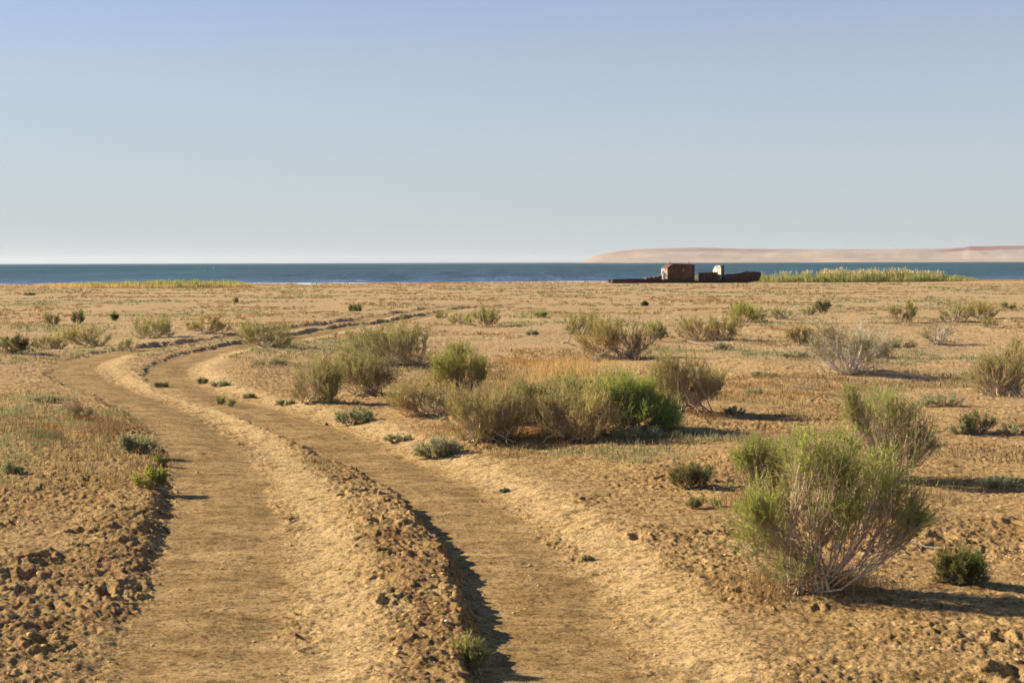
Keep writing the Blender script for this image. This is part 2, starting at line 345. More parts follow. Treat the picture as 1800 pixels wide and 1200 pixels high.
def mat_plain(name, c, r=0.8, amp=0.25):
    t = NT(name); n = t.noise(8, 4, 0.6, t.n('ShaderNodeTexCoord').outputs['Object'])
    cc = t.ramp(n.outputs[0], [(0.3, tuple(v * (1 - amp) for v in c)), (0.7, tuple(min(1, v * (1 + amp)) for v in c))])
    b = t.n('ShaderNodeBsdfPrincipled'); b.inputs['Roughness'].default_value = r; t.l(cc, b.inputs['Base Color']); t.l(b.outputs[0], t.out.inputs[0]); return t.m
M_GROUND = mat_ground(); M_LEAF = mat_leaf(); M_DRY = mat_leaf('dry_stems', 0.22); M_WOOD = mat_wood(); M_WATER = mat_water(); M_HILL = mat_hill()

# ------------------------------------------------------------------ table of plants (pixel of the foot, half widths, height in photo pixels)
# style: g green saxaul tips on bare wood, o olive, s straw broom, b bright green, h grey herb, d dark green, w bare pale wood, y yellow-green leafy, x dry weed
SH = 'shrubs growing on the plain'; HB = 'low grey-green herb clumps'
PLANTS = [
 ('g', 1445, 1040, 160, 168, 288, 0.02, 'largest shrub at right foreground, pale bare forked stems under feathery green tips'),
 ('g', 1352, 890, 68, 75, 128, 0, 'brown stemmed shrub with dark green tips behind the left half of the largest shrub'),
 ('g', 1570, 845, 102, 74, 168, 0.05, 'tall open shrub with uneven green tips standing behind the large foreground shrub, right of it'),
 ('d', 1690, 1025, 52, 46, 74, 0, 'small dense dark green shrub in the long shadow right of the largest shrub'),
 ('d', 1215, 857, 42, 46, 52, 0, 'small dark green shrub left of the large foreground shrub on bare sand'),
 ('d', 1235, 893, 36, 36, 22, 0, 'very low dull green clump just below the small dark green shrub on bare sand'),
 ('o', 828, 1178, 40, 36, 72, 0, 'small pale olive bush on the shadowed edge of the right wheel rut'),
 ('y', 262, 856, 32, 35, 44, 0, 'rounded yellow-green leafy clump on the left edge of the left wheel rut'),
 ('y', 284, 815, 15, 14, 18, 0, 'tiny yellow-green sprig just above the rounded leafy clump beside the left rut'),
 ('h', 240, 796, 31, 34, 42, 0, 'grey-green herb clump hanging over the left edge of the left wheel rut'),
 ('h', 22, 833, 22, 22, 26, 0, 'grey-green tuft alone on rough sand at the left border'),
 ('x', 142, 736, 30, 22, 44, 0, 'dry straw coloured weed leaning over the bend of the left wheel rut'),
 ('h', 82, 707, 30, 26, 18, 0, 'flat grey-green clump left of the dry weed at the bend of the left rut'),
 ('h', 622, 746, 35, 38, 40, 0, 'grey-green leafy herb on the sandy bank below the left shrub thicket'),
 ('h', 770, 802, 50, 48, 46, 0, 'largest grey-green leafy herb, spreading on the pale bank right of the right rut'),
 ('o', 560, 706, 48, 52, 106, 0.05, 'olive shrub with upright tips at the left front of the left thicket'),
 ('o', 645, 692, 66, 62, 100, 0.08, 'olive shrub with a fan of bare pale stems in the middle of the left thicket'),
 ('o', 695, 640, 122, 72, 88, 0.05, 'wide green-topped shrub at the back of the left thicket'),
 ('y', 806, 704, 62, 46, 106, 0.03, 'lopsided yellow-green shrub with a dark leaning limb above the central thicket'),
 ('s', 745, 728, 78, 76, 80, 0.03, 'straw-olive shrub sprawling at the left end of the central thicket'),
 ('s', 850, 772, 84, 82, 122, 0.03, 'straw shrub of many thin upright stems at the front of the central thicket'),
 ('o', 918, 745, 72, 72, 106, 0.03, 'olive shrub with a small blue-green top amid the central thicket'),
 ('o', 990, 728, 70, 66, 88, 0.0, 'dull green shrub in the central thicket, left of the bright green bush'),
 ('s', 1015, 772, 98, 86, 122, 0.03, 'brownish-olive shrub at the thicket front, leaning right before the bright green bush'),
 ('b', 1105, 756, 84, 90, 116, 0, 'dense bright vivid green bush at the right end of the central thicket'),
 ('s', 1200, 722, 72, 82, 112, 0.1, 'open straw coloured shrub with a broken right lobe, right of the bright green bush'),
 ('s', 1085, 630, 82, 78, 90, 0.03, 'large fine-stemmed straw-olive dome shrub up the plain behind the bright green bush'),
 ('o', 1016, 588, 26, 38, 50, 0, 'dull olive shrub just behind the left side of the large straw-olive dome shrub'),
 ('o', 1150, 600, 22, 26, 46, 0.1, 'faded thin shrub just behind the right side of the large straw-olive dome shrub'),
 ('s', 1226, 598, 42, 38, 46, 0.02, 'straw-olive shrub, left one of the pair right of the large dome shrub'),
 ('s', 1276, 598, 36, 36, 56, 0.05, 'taller straw-brown shrub, right one of the pair right of the large dome shrub'),
 ('y', 1312, 566, 34, 36, 36, 0, 'dense green shrub with brown foot behind the taller of the straw pair'),
 ('y', 1298, 548, 20, 20, 22, 0, 'small pale green shrub behind the dense green shrub with brown foot'),
 ('o', 1374, 561, 24, 20, 24, 0.15, 'small faded shrub right of the dense green shrub with brown foot'),
 ('d', 1447, 549, 15, 15, 30, 0, 'small upright dark green shrub behind the shrub with white dead branches'),
 ('o', 1424, 553, 12, 12, 18, 0.2, 'faint olive tuft against the left of the small upright dark green shrub'),
 ('w', 1495, 657, 84, 76, 112, 0.3, 'shrub with bare white dead branches sticking out, right middle of the plain'),
 ('s', 1404, 608, 26, 32, 46, 0, 'olive-straw shrub touching the left of the shrub with white dead branches'),
 ('o', 1540, 630, 30, 28, 44, 0, 'dull olive shrub touching the right of the shrub with white dead branches'),
 ('s', 1585, 566, 26, 28, 44, 0.3, 'pale thin shrub with whitish base twigs far up the plain at right'),
 ('o', 1680, 566, 32, 30, 34, 0.03, 'green-straw shrub, left one of the far row near the right border'),
 ('s', 1720, 562, 32, 38, 42, 0.1, 'uneven straw shrub, middle one of the far row near the right border'),
 ('s', 1738, 576, 14, 14, 22, 0.2, 'small straw tuft just in front of the far row near the right border'),
 ('o', 1771, 543, 16, 13, 14, 0, 'smallest olive shrub, last of the far row near the right border'),
 ('w', 1645, 604, 42, 40, 50, 0.25, 'grey-olive shrub with a white forked branch below the far row at right'),
 ('s', 1752, 696, 48, 58, 106, 0.05, 'tall straw-olive shrub cut by the right border in the middle ground'),
 ('w', 1798, 697, 36, 40, 60, 0.85, 'dead pale branching shrub at the right border, right of the tall straw-olive shrub'),
 ('o', 1800, 628, 34, 34, 44, 0, 'olive shrub half out of frame at the right border, behind the tall straw-olive one'),
 ('d', 1718, 760, 38, 34, 40, 0, 'small dark green shrub ringed by grey herbs near the right border'),
 ('h', 1690, 762, 26, 30, 24, 0, 'grey herb clump against the left of the small dark green shrub at right'),
 ('h', 1655, 714, 48, 40, 28, 0, 'long grey herb clump on the sand ridge behind the tall open shrub'),
 ('h', 1788, 762, 40, 34, 22, 0, 'pale grey herb clump cut by the right border'),
 ('h', 1756, 858, 44, 40, 26, 0, 'sparse blue-grey herb clump low at the right border'),
 ('d', 24, 622, 36, 38, 42, 0, 'darkest dense shrub at the left border, first of the left row'),
 ('o', 84, 614, 30, 32, 32, 0, 'olive shrub second in the left row, right of the darkest one'),
 ('s', 152, 609, 44, 46, 48, 0, 'straw-olive fan shaped shrub, third in the left row'),
 ('o', 268, 594, 46, 48, 50, 0.02, 'large two-lobed straw and olive shrub above the left rut bend'),
 ('s', 366, 586, 40, 44, 40, 0.02, 'rounded straw-olive shrub between the two-lobed one and the one beside the track'),
 ('o', 466, 609, 54, 56, 54, 0, 'dense olive shrub with dark shaded foot standing right beside the track'),
 ('o', 224, 617, 20, 22, 24, 0, 'small olive tuft on the track edge above the left rut bend'),
 ('o', 92, 573, 16, 14, 32, 0.2, 'thin straggly shrub far left, left one of two upright ones'),
 ('d', 138, 569, 12, 12, 30, 0.05, 'small tree-like dark shrub far left, right one of two upright ones'),
 ('d', 202, 563, 7, 7, 14, 0, 'tiny dark tuft right of the small tree-like shrub'),
 ('d', 625, 547, 13, 13, 16, 0, 'small lone dark tuft just beyond the far part of the track'),
 ('o', 848, 574, 34, 36, 46, 0, 'olive shrub beside the far end of the track, right one of three'),
 ('o', 808, 571, 24, 22, 30, 0, 'lower olive shrub beside the far end of the track, middle one of three'),
 ('o', 776, 560, 12, 12, 16, 0, 'smallest olive tuft beside the far end of the track, left one of three'),
 ('o', 950, 558, 14, 13, 14, 0, 'small olive tuft between the far track shrubs and the large dome shrub'),
 ('h', 936, 589, 15, 13, 12, 0, 'small grey tuft below the olive tuft in the middle of the plain'),
 ('h', 1270, 616, 20, 20, 18, 0, 'low blue-grey clump in front of the straw pair of shrubs'),
 ('d', 1133, 538, 6, 6, 9, 0, 'tiny dark sprig above the large dome shrub'),
 ('o', 412, 532, 7, 7, 9, 0, 'tiny olive sprig far off on the left plain'),
 ('h', 52, 519, 12, 12, 6, 0, 'flat dark grey-green patch near the left shore'),
 ('h', 284, 680, 16, 14, 14, 0, 'grey tuft on the ridge between the two ruts at their bend'),
 ('h', 356, 674, 12, 12, 13, 0, 'small grey tuft on the right edge of the right rut, left of its twin'),
 ('h', 386, 679, 20, 22, 14, 0, 'wider grey tuft on the right edge of the right rut'),
 ('o', 388, 710, 9, 9, 18, 0, 'thin upright green sprig on the middle ridge, left one of two'),
 ('o', 408, 715, 8, 8, 18, 0, 'thin upright green sprig on the middle ridge, right one of two'),
 ('h', 438, 700, 13, 14, 12, 0, 'faint grey tuft on the pale bank above the right rut'),
 ('h', 502, 712, 22, 20, 14, 0, 'flat grey clump at the foot of the left thicket, beside the rut bank'),
 ('h', 480, 642, 44, 40, 20, 0, 'pale grey wispy patch between the two ruts and the left thicket'),
 ('h', 700, 775, 28, 26, 15, 0, 'thin green-grey herb trailing between the two grey-green leafy herbs'),
 ('h', 1325, 694, 18, 22, 18, 0, 'pale grey tuft right of the broken-lobed straw shrub'),
 ('h', 1120, 770, 56, 50, 30, 0, 'dark low herb in the shade at the foot of the bright green bush'),
 ('h', 1210, 764, 20, 20, 14, 0, 'small herb at the right tip of the bright green bush shadow'),
 ('h', 1290, 728, 22, 24, 16, 0, 'small herb in the shadow under the broken-lobed straw shrub'),
 ('h', 1345, 662, 26, 24, 12, 0, 'low blue-grey patch left of the foot of the shrub with white dead branches'),
 ('h', 1395, 628, 26, 30, 14, 0, 'flat grey-green patch below the olive-straw shrub at right'),
 ('h', 1585, 612, 34, 30, 22, 0, 'pale grey haze of herbs between the white-branched and the forked shrubs'),
 ('h', 800, 624, 30, 26, 18, 0, 'grey tuft behind the lopsided yellow-green shrub'),
 ('h', 886, 845+20, 9, 9, 8, 0, 'tiny sprig on the bare bank right of the right rut'),
 ('h', 1033, 985, 11, 11, 10, 0, 'lone tiny green sprig on the smooth pale bank in the foreground'),
]
for p in PLANTS:   # low mounds of sand gathered round the feet of the bigger shrubs
    if p[5] > 70 and p[1] not in (828, 1690):
        b = at_base(p[1], p[2]); r = math.hypot(*b); w = (p[3] + p[4]) / 2 * r / 2500
        MOUNDS.append((float(b[0]), float(b[1]) + 0.1, w * 1.3, 0.05 + 0.03 * w))
MOUNDS.append((1.3, 15.5, 2.2, 0.10)); MOUNDS.append((5.8, 15.0, 2.6, 0.10)); MOUNDS.append((-3.4, 22.5, 1.6, 0.12))

# ------------------------------------------------------------------ ground mesh: fine where the track runs, coarse all around
def build_ground():
    fine = np.radians(np.arange(-24.5, 24.5, 0.0445)); coarse_l = np.radians(np.linspace(-180, -24.5, 90)[:-1]) ; coarse_r = np.radians(np.linspace(24.5, 180, 90))
    # three steps of density towards the fine fan
    ang = np.concatenate([coarse_l, fine, coarse_r])
    rad = [0.0, 0.6, 1.5, 2.5, 3.2, 3.8, 4.3]
    r = 4.6
    while r < 260:
        rad.append(r); k = 0.0018 if r < 12 else (0.0024 if r < 40 else 0.0045)
        r *= 1 + k
    rad += [300, 400, 600, 1000, 2000]
    rad = np.array(rad); rad[0] = 1e-3
    A, Rr = np.meshgrid(ang, rad); X = Rr * np.sin(A); Y = Rr * np.cos(A)
    z, bed, pale, rough, mid = terrain(X, Y, rad, True)
    z = np.where((Rr < 4.3), np.minimum(z, 0.05), z)
    nr, na = X.shape
    V = np.stack([X, Y, z], -1).reshape(-1, 3)
    i = np.arange(nr - 1)[:, None] * na + np.arange(na - 1)[None, :]
    F = np.stack([i, i + 1, i + na + 1, i + na], -1).reshape(-1, 4)
    F = F[:, ::-1]
    veg = sstep(14, 34, Rr) * (1 - 0.4 * sstep(120, 160, Rr)) + 0.35 * sstep(3.2, 5, X) * sstep(8, 14, Rr)
    C = np.stack([bed, pale, np.clip(veg, 0, 1)], -1).reshape(-1, 3)
    o = mesh_from('ground', V, F, M_GROUND, C, smooth=True)
    at2 = o.data.attributes.new('broken', 'FLOAT', 'POINT'); bk = sstep(0.55, 1.1, rough) * (1 - sstep(14, 30, Rr) * 0.7) * sstep(-0.5, 0.3, noise(X, Y, 1.1, 35) + 0.5 * noise(X, Y, 0.3, 36)); at2.data.foreach_set('value', bk.astype(np.float32).ravel()); tag(o, kind='structure'); return o
build_ground()

# ------------------------------------------------------------------ sea, surf and far hills
def build_sea():
    ys = [100, 150, 165, 200, 260, 400, 700, 1500, 4000, 9000, 20000]; V = []; F = []
    for j, y in enumerate(ys):
        for x in (-19000, -4000, -400, 0, 400, 4000, 19000): V.append((x, y, WATER_Z))
    for j in range(len(ys) - 1):
        for i in range(6): a = j * 7 + i; F.append((a, a + 1, a + 8, a + 7))
    tag(mesh_from('sea', V, F, M_WATER), kind='structure')
build_sea()
def build_surf():
    g = np.random.default_rng(5); V = []; F = []
    for row, (off, hgt, w, keep) in enumerate([(2.0, 0.10, 1.8, 0.06), (5.0, 0.11, 1.6, 0.25), (9.5, 0.09, 1.3, 0.55), (26, 0.12, 0.9, 0.93)]):
        xs = np.arange(-110, 110, 0.8)
        k = noise(xs, xs * 0 + row * 40.0, 13, row) + 0.35 * noise(xs, xs * 0 + row * 11.0, 3, row + 2)
        th = np.quantile(k, keep)
        yc = shore_y(xs) + off + 1.2 * noise(xs, xs * 0 + 3.0 * row, 9, row)
        hh = np.clip((k - th) * 1.5, 0, 1) * hgt * (1 - sstep(25, 60, xs) * 0.75); ww = np.clip((k - th) * 3, 0, 1) * w
        for i in range(len(xs) - 1):
            if hh[i] <= 0.004 or hh[i + 1] <= 0.004: continue
            b = len(V)
            for q in (i, i + 1):
                jit = g.uniform(-0.2, 0.2)
                V += [(xs[q], yc[q] - ww[q] * 0.5 + jit * 0.3, WATER_Z + 0.004), (xs[q], yc[q] - ww[q] * 0.15 , WATER_Z + hh[q] * (0.8 + jit)), (xs[q], yc[q] + ww[q] * 0.2, WATER_Z + hh[q] * 0.9), (xs[q], yc[q] + ww[q] * 0.6, WATER_Z + 0.004)]
            for e in range(3): F.append((b + e, b + 4 + e, b + 5 + e, b + 1 + e))
    o = mesh_from('surf', V, F, mat_plain('sea_foam', (0.66, 0.74, 0.86), 0.6, 0.12)); tag(o, kind='stuff')
build_surf()
def build_hills():
    # plateau across the water: silhouette heights (photo px above waterline) against pixel x
    sil = [(1010, 0), (1024, 2), (1036, 8), (1046, 14), (1060, 19), (1085, 24), (1120, 27), (1160, 29), (1230, 29.5), (1290, 27.5), (1400, 26.5), (1500, 26), (1590, 26.5), (1670, 26.5), (1692, 28), (1702, 31), (1760, 31.5), (1830, 32), (1950, 34), (2300, 33), (2900, 28), (4200, 30)]
    D = 5200.0; sx = [p[0] for p in sil]; sz = [p[1] for p in sil]
    N = 900; M = 46; px = np.linspace(1005, 3400, N); X = (px - 900) / 2500 * D; top = np.interp(px, sx, sz) / 2500 * D
    V = np.zeros((M, N, 3)); C = np.zeros((M, N, 3))
    for j in range(M):
        t = j / (M - 1)                       # 0 shore, rising to the rim, then plateau behind
        d = t * 1500
        prof = 0.03 * sstep(0, 0.10, t) + 0.17 * sstep(0.08, 0.26, t) + 0.52 * sstep(0.20, 0.52, t) + 0.28 * sstep(0.52, 0.85, t)
        gul = noise(X, X * 0 + d * 0.6, 260, 1) + 0.5 * noise(X, X * 0 + d * 0.5, 110, 2) + 0.25 * noise(X, X * 0 + d * 0.6, 45, 3)
        z = top * np.clip(prof, 0, 1) + gul * 8 * np.sin(np.pi * np.clip(t, 0, 1)) ** 0.8 * np.clip(top / 50, 0, 1)
        z = np.minimum(z, top * (0.985 + 0.012 * noise(X, X * 0, 90, 4)))
        # bluff shoulder at the tip wraps back
        yy = D - 250 + d + 90 * noise(X, X * 0, 500, 6) - 40 * noise(X, X * 0, 160, 7); V[j, :, 0] = X * yy / D; V[j, :, 1] = yy; V[j, :, 2] = WATER_Z + z * 1.05 - 0.2
        upper = sstep(0.50, 0.62, t) * np.ones(N)
        spot = lambda c, w, tc_, tw: np.exp(-((px - c) / w) ** 2) * math.exp(-((t - tc_) / tw) ** 2)
        C[j, :, 0] = 0.9 * spot(1258, 24, 0.52, 0.05) + 0.8 * spot(1588, 16, 0.60, 0.05) + 0.7 * spot(1668, 22, 0.62, 0.05) + 0.45 * spot(1100, 60, 0.60, 0.06) + 0.85 * upper * sstep(1660, 1700, px) + 0.6 * upper * sstep(-0.4, 0.4, noise(X, X * 0, 700, 8)) 
        C[j, :, 1] = 0.8 * (1 - sstep(0.03, 0.12, np.full(N, t)))
    C = np.clip(C, 0, 1)
    i = np.arange(M - 1)[:, None] * N + np.arange(N - 1)[None, :]
    F = np.stack([i, i + 1, i + N + 1, i + N], -1).reshape(-1, 4)
    tag(mesh_from('hills', V.reshape(-1, 3), F, M_HILL, C.reshape(-1, 3), smooth=True), kind='structure')
build_hills()

# ------------------------------------------------------------------ plant generator
def norm(v): return v / (np.linalg.norm(v, axis=-1, keepdims=True) + 1e-9)
def bez(P0, P1, P2, K):
    t = np.linspace(0, 1, K)[None, :, None]
    return (1 - t) ** 2 * P0[:, None] + 2 * t * (1 - t) * P1[:, None] + t * t * P2[:, None]
def tubes(PL, r0, r1, sides, col):
    """PL N,K,3 polylines; returns verts, quads, colours"""
    N, K, _ = PL.shape
    T = np.empty_like(PL); T[:, 1:-1] = PL[:, 2:] - PL[:, :-2]; T[:, 0] = PL[:, 1] - PL[:, 0]; T[:, -1] = PL[:, -1] - PL[:, -2]; T = norm(T)
    ref = np.where(np.abs(T[..., 2:3]) > 0.9, np.array([1.0, 0, 0]), np.array([0, 0, 1.0]))
    A = norm(np.cross(T, ref)); B = np.cross(T, A)
    t = np.linspace(0, 1, K)[None, :, None, None]
    R = (r0[:, None, None, None] * (1 - t) + r1[:, None, None, None] * t)
    ph = np.linspace(0, 2 * np.pi, sides, endpoint=False)
    ring = A[:, :, None] * np.cos(ph)[None, None, :, None] + B[:, :, None] * np.sin(ph)[None, None, :, None]
    V = PL[:, :, None] + ring * R
    idx = np.arange(N * K * sides).reshape(N, K, sides)
    a = idx[:, :-1]; b = idx[:, 1:]
    F = np.stack([a, np.roll(a, -1, 2), np.roll(b, -1, 2), b], -1).reshape(-1, 4)
    C = np.repeat(col, K * sides, axis=0)
    return V.reshape(-1, 3), F, C
def sample_poly(PL, idx, t):
    K = PL.shape[1]; f = t * (K - 1); i = np.minimum(f.astype(int), K - 2); w = (f - i)[:, None]
    p = PL[idx, i] * (1 - w) + PL[idx, i + 1] * w; d = norm(PL[idx, i + 1] - PL[idx, i]); return p, d
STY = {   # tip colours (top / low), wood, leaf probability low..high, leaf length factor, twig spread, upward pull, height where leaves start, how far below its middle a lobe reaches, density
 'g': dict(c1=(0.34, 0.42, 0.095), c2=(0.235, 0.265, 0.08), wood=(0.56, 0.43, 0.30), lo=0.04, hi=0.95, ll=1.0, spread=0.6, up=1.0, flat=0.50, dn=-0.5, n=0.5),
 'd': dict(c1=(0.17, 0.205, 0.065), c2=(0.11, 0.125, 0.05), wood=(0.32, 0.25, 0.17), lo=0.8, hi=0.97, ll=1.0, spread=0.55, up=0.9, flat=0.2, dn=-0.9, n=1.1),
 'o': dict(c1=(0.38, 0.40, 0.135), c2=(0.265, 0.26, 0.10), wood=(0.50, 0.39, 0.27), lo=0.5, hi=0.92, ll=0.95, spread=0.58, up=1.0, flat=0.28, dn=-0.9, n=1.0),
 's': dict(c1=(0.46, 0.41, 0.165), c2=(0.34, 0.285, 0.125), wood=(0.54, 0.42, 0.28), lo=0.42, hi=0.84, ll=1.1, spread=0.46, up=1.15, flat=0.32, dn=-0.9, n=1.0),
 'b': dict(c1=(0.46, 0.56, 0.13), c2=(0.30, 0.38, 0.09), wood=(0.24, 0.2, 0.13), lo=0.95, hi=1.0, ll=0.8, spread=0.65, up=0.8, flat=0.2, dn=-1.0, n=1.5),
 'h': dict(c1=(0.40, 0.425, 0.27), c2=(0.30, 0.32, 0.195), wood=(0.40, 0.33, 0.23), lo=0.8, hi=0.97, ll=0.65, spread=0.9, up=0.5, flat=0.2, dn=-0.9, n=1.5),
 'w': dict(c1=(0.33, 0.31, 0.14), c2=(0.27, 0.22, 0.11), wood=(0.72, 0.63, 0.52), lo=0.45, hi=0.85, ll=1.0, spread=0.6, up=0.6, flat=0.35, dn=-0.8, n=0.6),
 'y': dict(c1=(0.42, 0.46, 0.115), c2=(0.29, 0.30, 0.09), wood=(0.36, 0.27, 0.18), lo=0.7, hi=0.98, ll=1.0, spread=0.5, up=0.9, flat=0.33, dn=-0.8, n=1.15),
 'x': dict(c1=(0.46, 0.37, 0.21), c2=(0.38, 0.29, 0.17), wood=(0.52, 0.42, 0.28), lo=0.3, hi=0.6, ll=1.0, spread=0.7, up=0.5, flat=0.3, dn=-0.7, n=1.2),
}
def plant_mesh(seed, sty, H, RL, RR, hpx, D, bare, custom=None):
    g = np.random.default_rng(seed); S = STY[sty]
    px = D / 1422.0                                        # metres per picture pixel there: sets how fine the twigs need to be
    W = (RL + RR); cx = (RR - RL) / 2; rx = W / 2; ry = min(rx, 0.5 * (rx + H)) * 0.9
    area = max(hpx * W / D * 2500 / 1.0, 60) / 1000.0      # thousand photo px
    herb = sty in 'hx'
    nb = 3 if not herb and hpx > 60 else 1
    # envelope lobes: a few overlapping domes give an uneven outline
    nl = 5 if herb else (12 if hpx > 60 else 7)
    lob = []
    for k in range(nl):
        a = g.uniform(0, 2 * np.pi); rr = g.uniform(0.25, 0.72) if k else 0
        lob.append((cx + rx * rr * math.cos(a), ry * rr * math.sin(a), H * g.uniform(0.34, 0.52), g.uniform(0.17, 0.36) * (1.15 if k == 0 else 1.0), g.uniform(0.60, 1.0) if k else 1.0))
    # make sure the left, right and top extremes are reached
    for sg_ in (-1, 1):
        ex = RR if sg_ > 0 else RL
        for q in range(2): lob.append((sg_ * ex * g.uniform(0.58, 0.68), 0, H * g.uniform(0.25, 0.42), 0.30, g.uniform(0.55, 0.88)))
    if custom is not None:
        s_ = D / 2500.0; lob = [(a * s_, ry * g.uniform(-0.4, 0.4), h_ * s_, w_ * s_ / (rx * 1.12), (h_ + v_) * s_ / H) for (a, h_, w_, v_) in custom]
    LB = np.array(lob); LB[:, 1] += g.normal(size=len(LB)) * ry * 0.1
    n1 = int(np.clip(9 + area * 1.0, 5, 46)); n2 = int(np.clip(34 + area * 11, 18, 440)); 
    n2 = int(n2 * S['n'])
    def env(n, fmin):
        li = g.integers(0, len(LB), n); L = LB[li]
        d = norm(g.normal(size=(n, 3)) * np.array([1, 1, 0.9])); d[:, 2] = np.where(d[:, 2] < S['dn'], -d[:, 2], d[:, 2])
        f = g.uniform(fmin, 1, n) ** 0.5
        R = L[:, 3:4] * np.array([rx * 1.12, ry * 1.05, 0])[None, :] + np.array([0, 0, 1])[None, :] * ((L[:, 4] * H - L[:, 2]))[:, None]
        P = L[:, :3] * np.array([1, 1, 1]) + d * R * f[:, None]
        P[:, 0] = np.clip(P[:, 0], -RL, RR); P[:, 2] = np.clip(P[:, 2], (0.12 if sty == 'g' else 0.05) * H, H)
        return P, li
    base = np.zeros((n1, 3)); base[:, :2] = g.normal(size=(n1, 2)) * np.array([W * (0.012 if not herb else 0.04), W * 0.012]); base[:, 2] = -0.03 - 0.02 * H
    if sty in 'sodby': base[:, :2] = np.clip(g.normal(size=(n1, 2)), -2, 2) * W * np.array([0.19, 0.12])
    if hpx > 200: n1 = 30; base = np.zeros((n1, 3)); base[:, 2] = -0.04; base[:, :2] = g.normal(size=(n1, 2)) * 0.008; base[16:, 0] -= 0.03 + 0.16 * g.uniform(size=14)
    E1, _ = env(n1, 0.3); E1 = E1 * g.uniform(0.55, 0.8, (n1, 1))
    C1 = E1 * np.array([0.55, 0.55, 0.28]) + base * 0.5; C1 += g.normal(size=C1.shape) * H * 0.035
    if hpx > 200: C1[:16] = E1[:16] * np.array([0.22, 0.22, 0.36]) + g.normal(size=(16, 3)) * H * 0.04
    K1 = 8; L1 = bez(base, C1, E1, K1); L1[:, 1:-1] += g.normal(size=L1[:, 1:-1].shape) * H * (0.02 if hpx > 200 else 0.012)
    E2, li = env(n2, 0.25)
    # attach each tip to the limb whose end lies closest
    dd = ((E2[:, None] - E1[None] * 1.25) ** 2 * np.array([1, 1, 0.6])).sum(-1) + g.uniform(0, 0.06, (n2, n1)) * H * H
    par = dd.argmin(1); ts = g.uniform(0.22, 0.98, n2) ** 0.8
    S2, D2 = sample_poly(L1, par, ts)
    if hpx > 200: ts = g.uniform(0.45, 1.0, n2); S2, D2 = sample_poly(L1, par, ts)
    low = S2[:, 2] > E2[:, 2] - 0.02 * H
    S2f, D2f = sample_poly(L1, par, ts * 0.5); S2 = np.where(low[:, None], S2f, S2)
    ln = np.linalg.norm(E2 - S2, axis=1, keepdims=True)
    C2 = S2 + (E2 - S2) * 0.5 + np.concatenate([(E2 - S2)[:, :2] * 0.18, -0.10 * S['up'] * ln], 1) + g.normal(size=S2.shape) * ln * 0.07
    K2 = 6; L2 = bez(S2, C2, E2, K2); L2[:, 1:-1] += g.normal(size=L2[:, 1:-1].shape) * H * 0.008
    # twigs
    k3 = 16 if hpx > 200 else (14 if hpx > 70 else (12 if hpx > 30 else 7))
    if sty == 'b': k3 = 17
    n3 = n2 * k3; par3 = np.repeat(np.arange(n2), k3); t3 = g.uniform(0.28, 1.0, n3) ** 0.75
    S3, D3 = sample_poly(L2, par3, t3)
    dirn = norm(D3 * 0.55 + np.array([0, 0, 0.5 * S['up']]) + g.normal(size=(n3, 3)) * S['spread'] * 0.75)
    len3 = H * g.uniform(0.05, 0.19, n3) * np.exp(g.normal(size=n2) * 0.28)[par3] * (1.25 if hpx < 60 else 1.0)
    E3 = S3 + dirn * len3[:, None]; over = E3[:, 2] > H * 1.03; E3[over, 2] = H * (1.03 - g.uniform(0, 0.05, over.sum()))
    E3[:, 2] = np.maximum(E3[:, 2], 0.012)
    C3 = (S3 + E3) / 2 + np.array([0, 0, -0.10]) * len3[:, None] + g.normal(size=(n3, 3)) * len3[:, None] * 0.06
    L3 = bez(S3, C3, E3, 4 if hpx > 90 else 3)
    wood = np.array(S['wood'])
    rs = max(H, 0.15)
    def wc(n, v): return np.clip(wood * g.uniform(1 - v, 1 + v, (n, 1)) * np.array([1, 1, 1]), 0, 0.8)
    parts = []
    r1 = g.uniform(0.006, 0.0125, n1) * (rs / 0.85) ** 0.7
    if sty == 'w': r1 *= 1.4; r1[:4] *= 2.2
    if hpx > 200: r1 *= 0.75; r1[:5] *= 1.35
    parts.append(tubes(L1, np.maximum(r1, 0.30 * px), np.maximum(r1 * 0.45, 0.22 * px), 6 if hpx > 200 else 4, wc(n1, 0.2)))
    r2 = g.uniform(0.0022, 0.0042, n2) * (rs / 0.85) ** 0.6
    parts.append(tubes(L2, np.maximum(r2, 0.20 * px), np.maximum(r2 * 0.4, 0.12 * px), 4 if hpx > 200 else 3, wc(n2, 0.25)))
    r3 = np.maximum(0.0010, 0.085 * px) * np.ones(n3)
    keep = g.uniform(size=n3) < (0.75 if hpx < 70 else 1.0)
    parts.append(tubes(L3[keep], r3[keep], r3[keep] * 0.6, 3, wc(n3, 0.3)[keep] * 0.85))
    if not herb:     # dead twigs poking out of the crown
        nd = int(n1 * (2.2 if hpx > 60 else 1.2)); ed, _ = env(nd, 0.75); ed = ed * g.uniform(0.75, 1.12, (nd, 1)); ed[:, 2] = np.minimum(ed[:, 2], H * 1.04)
        pd = ((ed[:, None] - E1[None] * 1.25) ** 2).sum(-1).argmin(1); sd_, dd_ = sample_poly(L1, pd, g.uniform(0.3, 0.95, nd)); LD = bez(sd_, (sd_ + ed) / 2 + g.normal(size=(nd, 3)) * H * 0.04, ed, 6)
        LD[:, 1:-1] += g.normal(size=LD[:, 1:-1].shape) * H * 0.008; rd = np.maximum(0.0018, 0.16 * px) * np.ones(nd); parts.append(tubes(LD, rd, rd * 0.5, 3, np.clip(wc(nd, 0.2) * 1.25, 0, 0.8)))
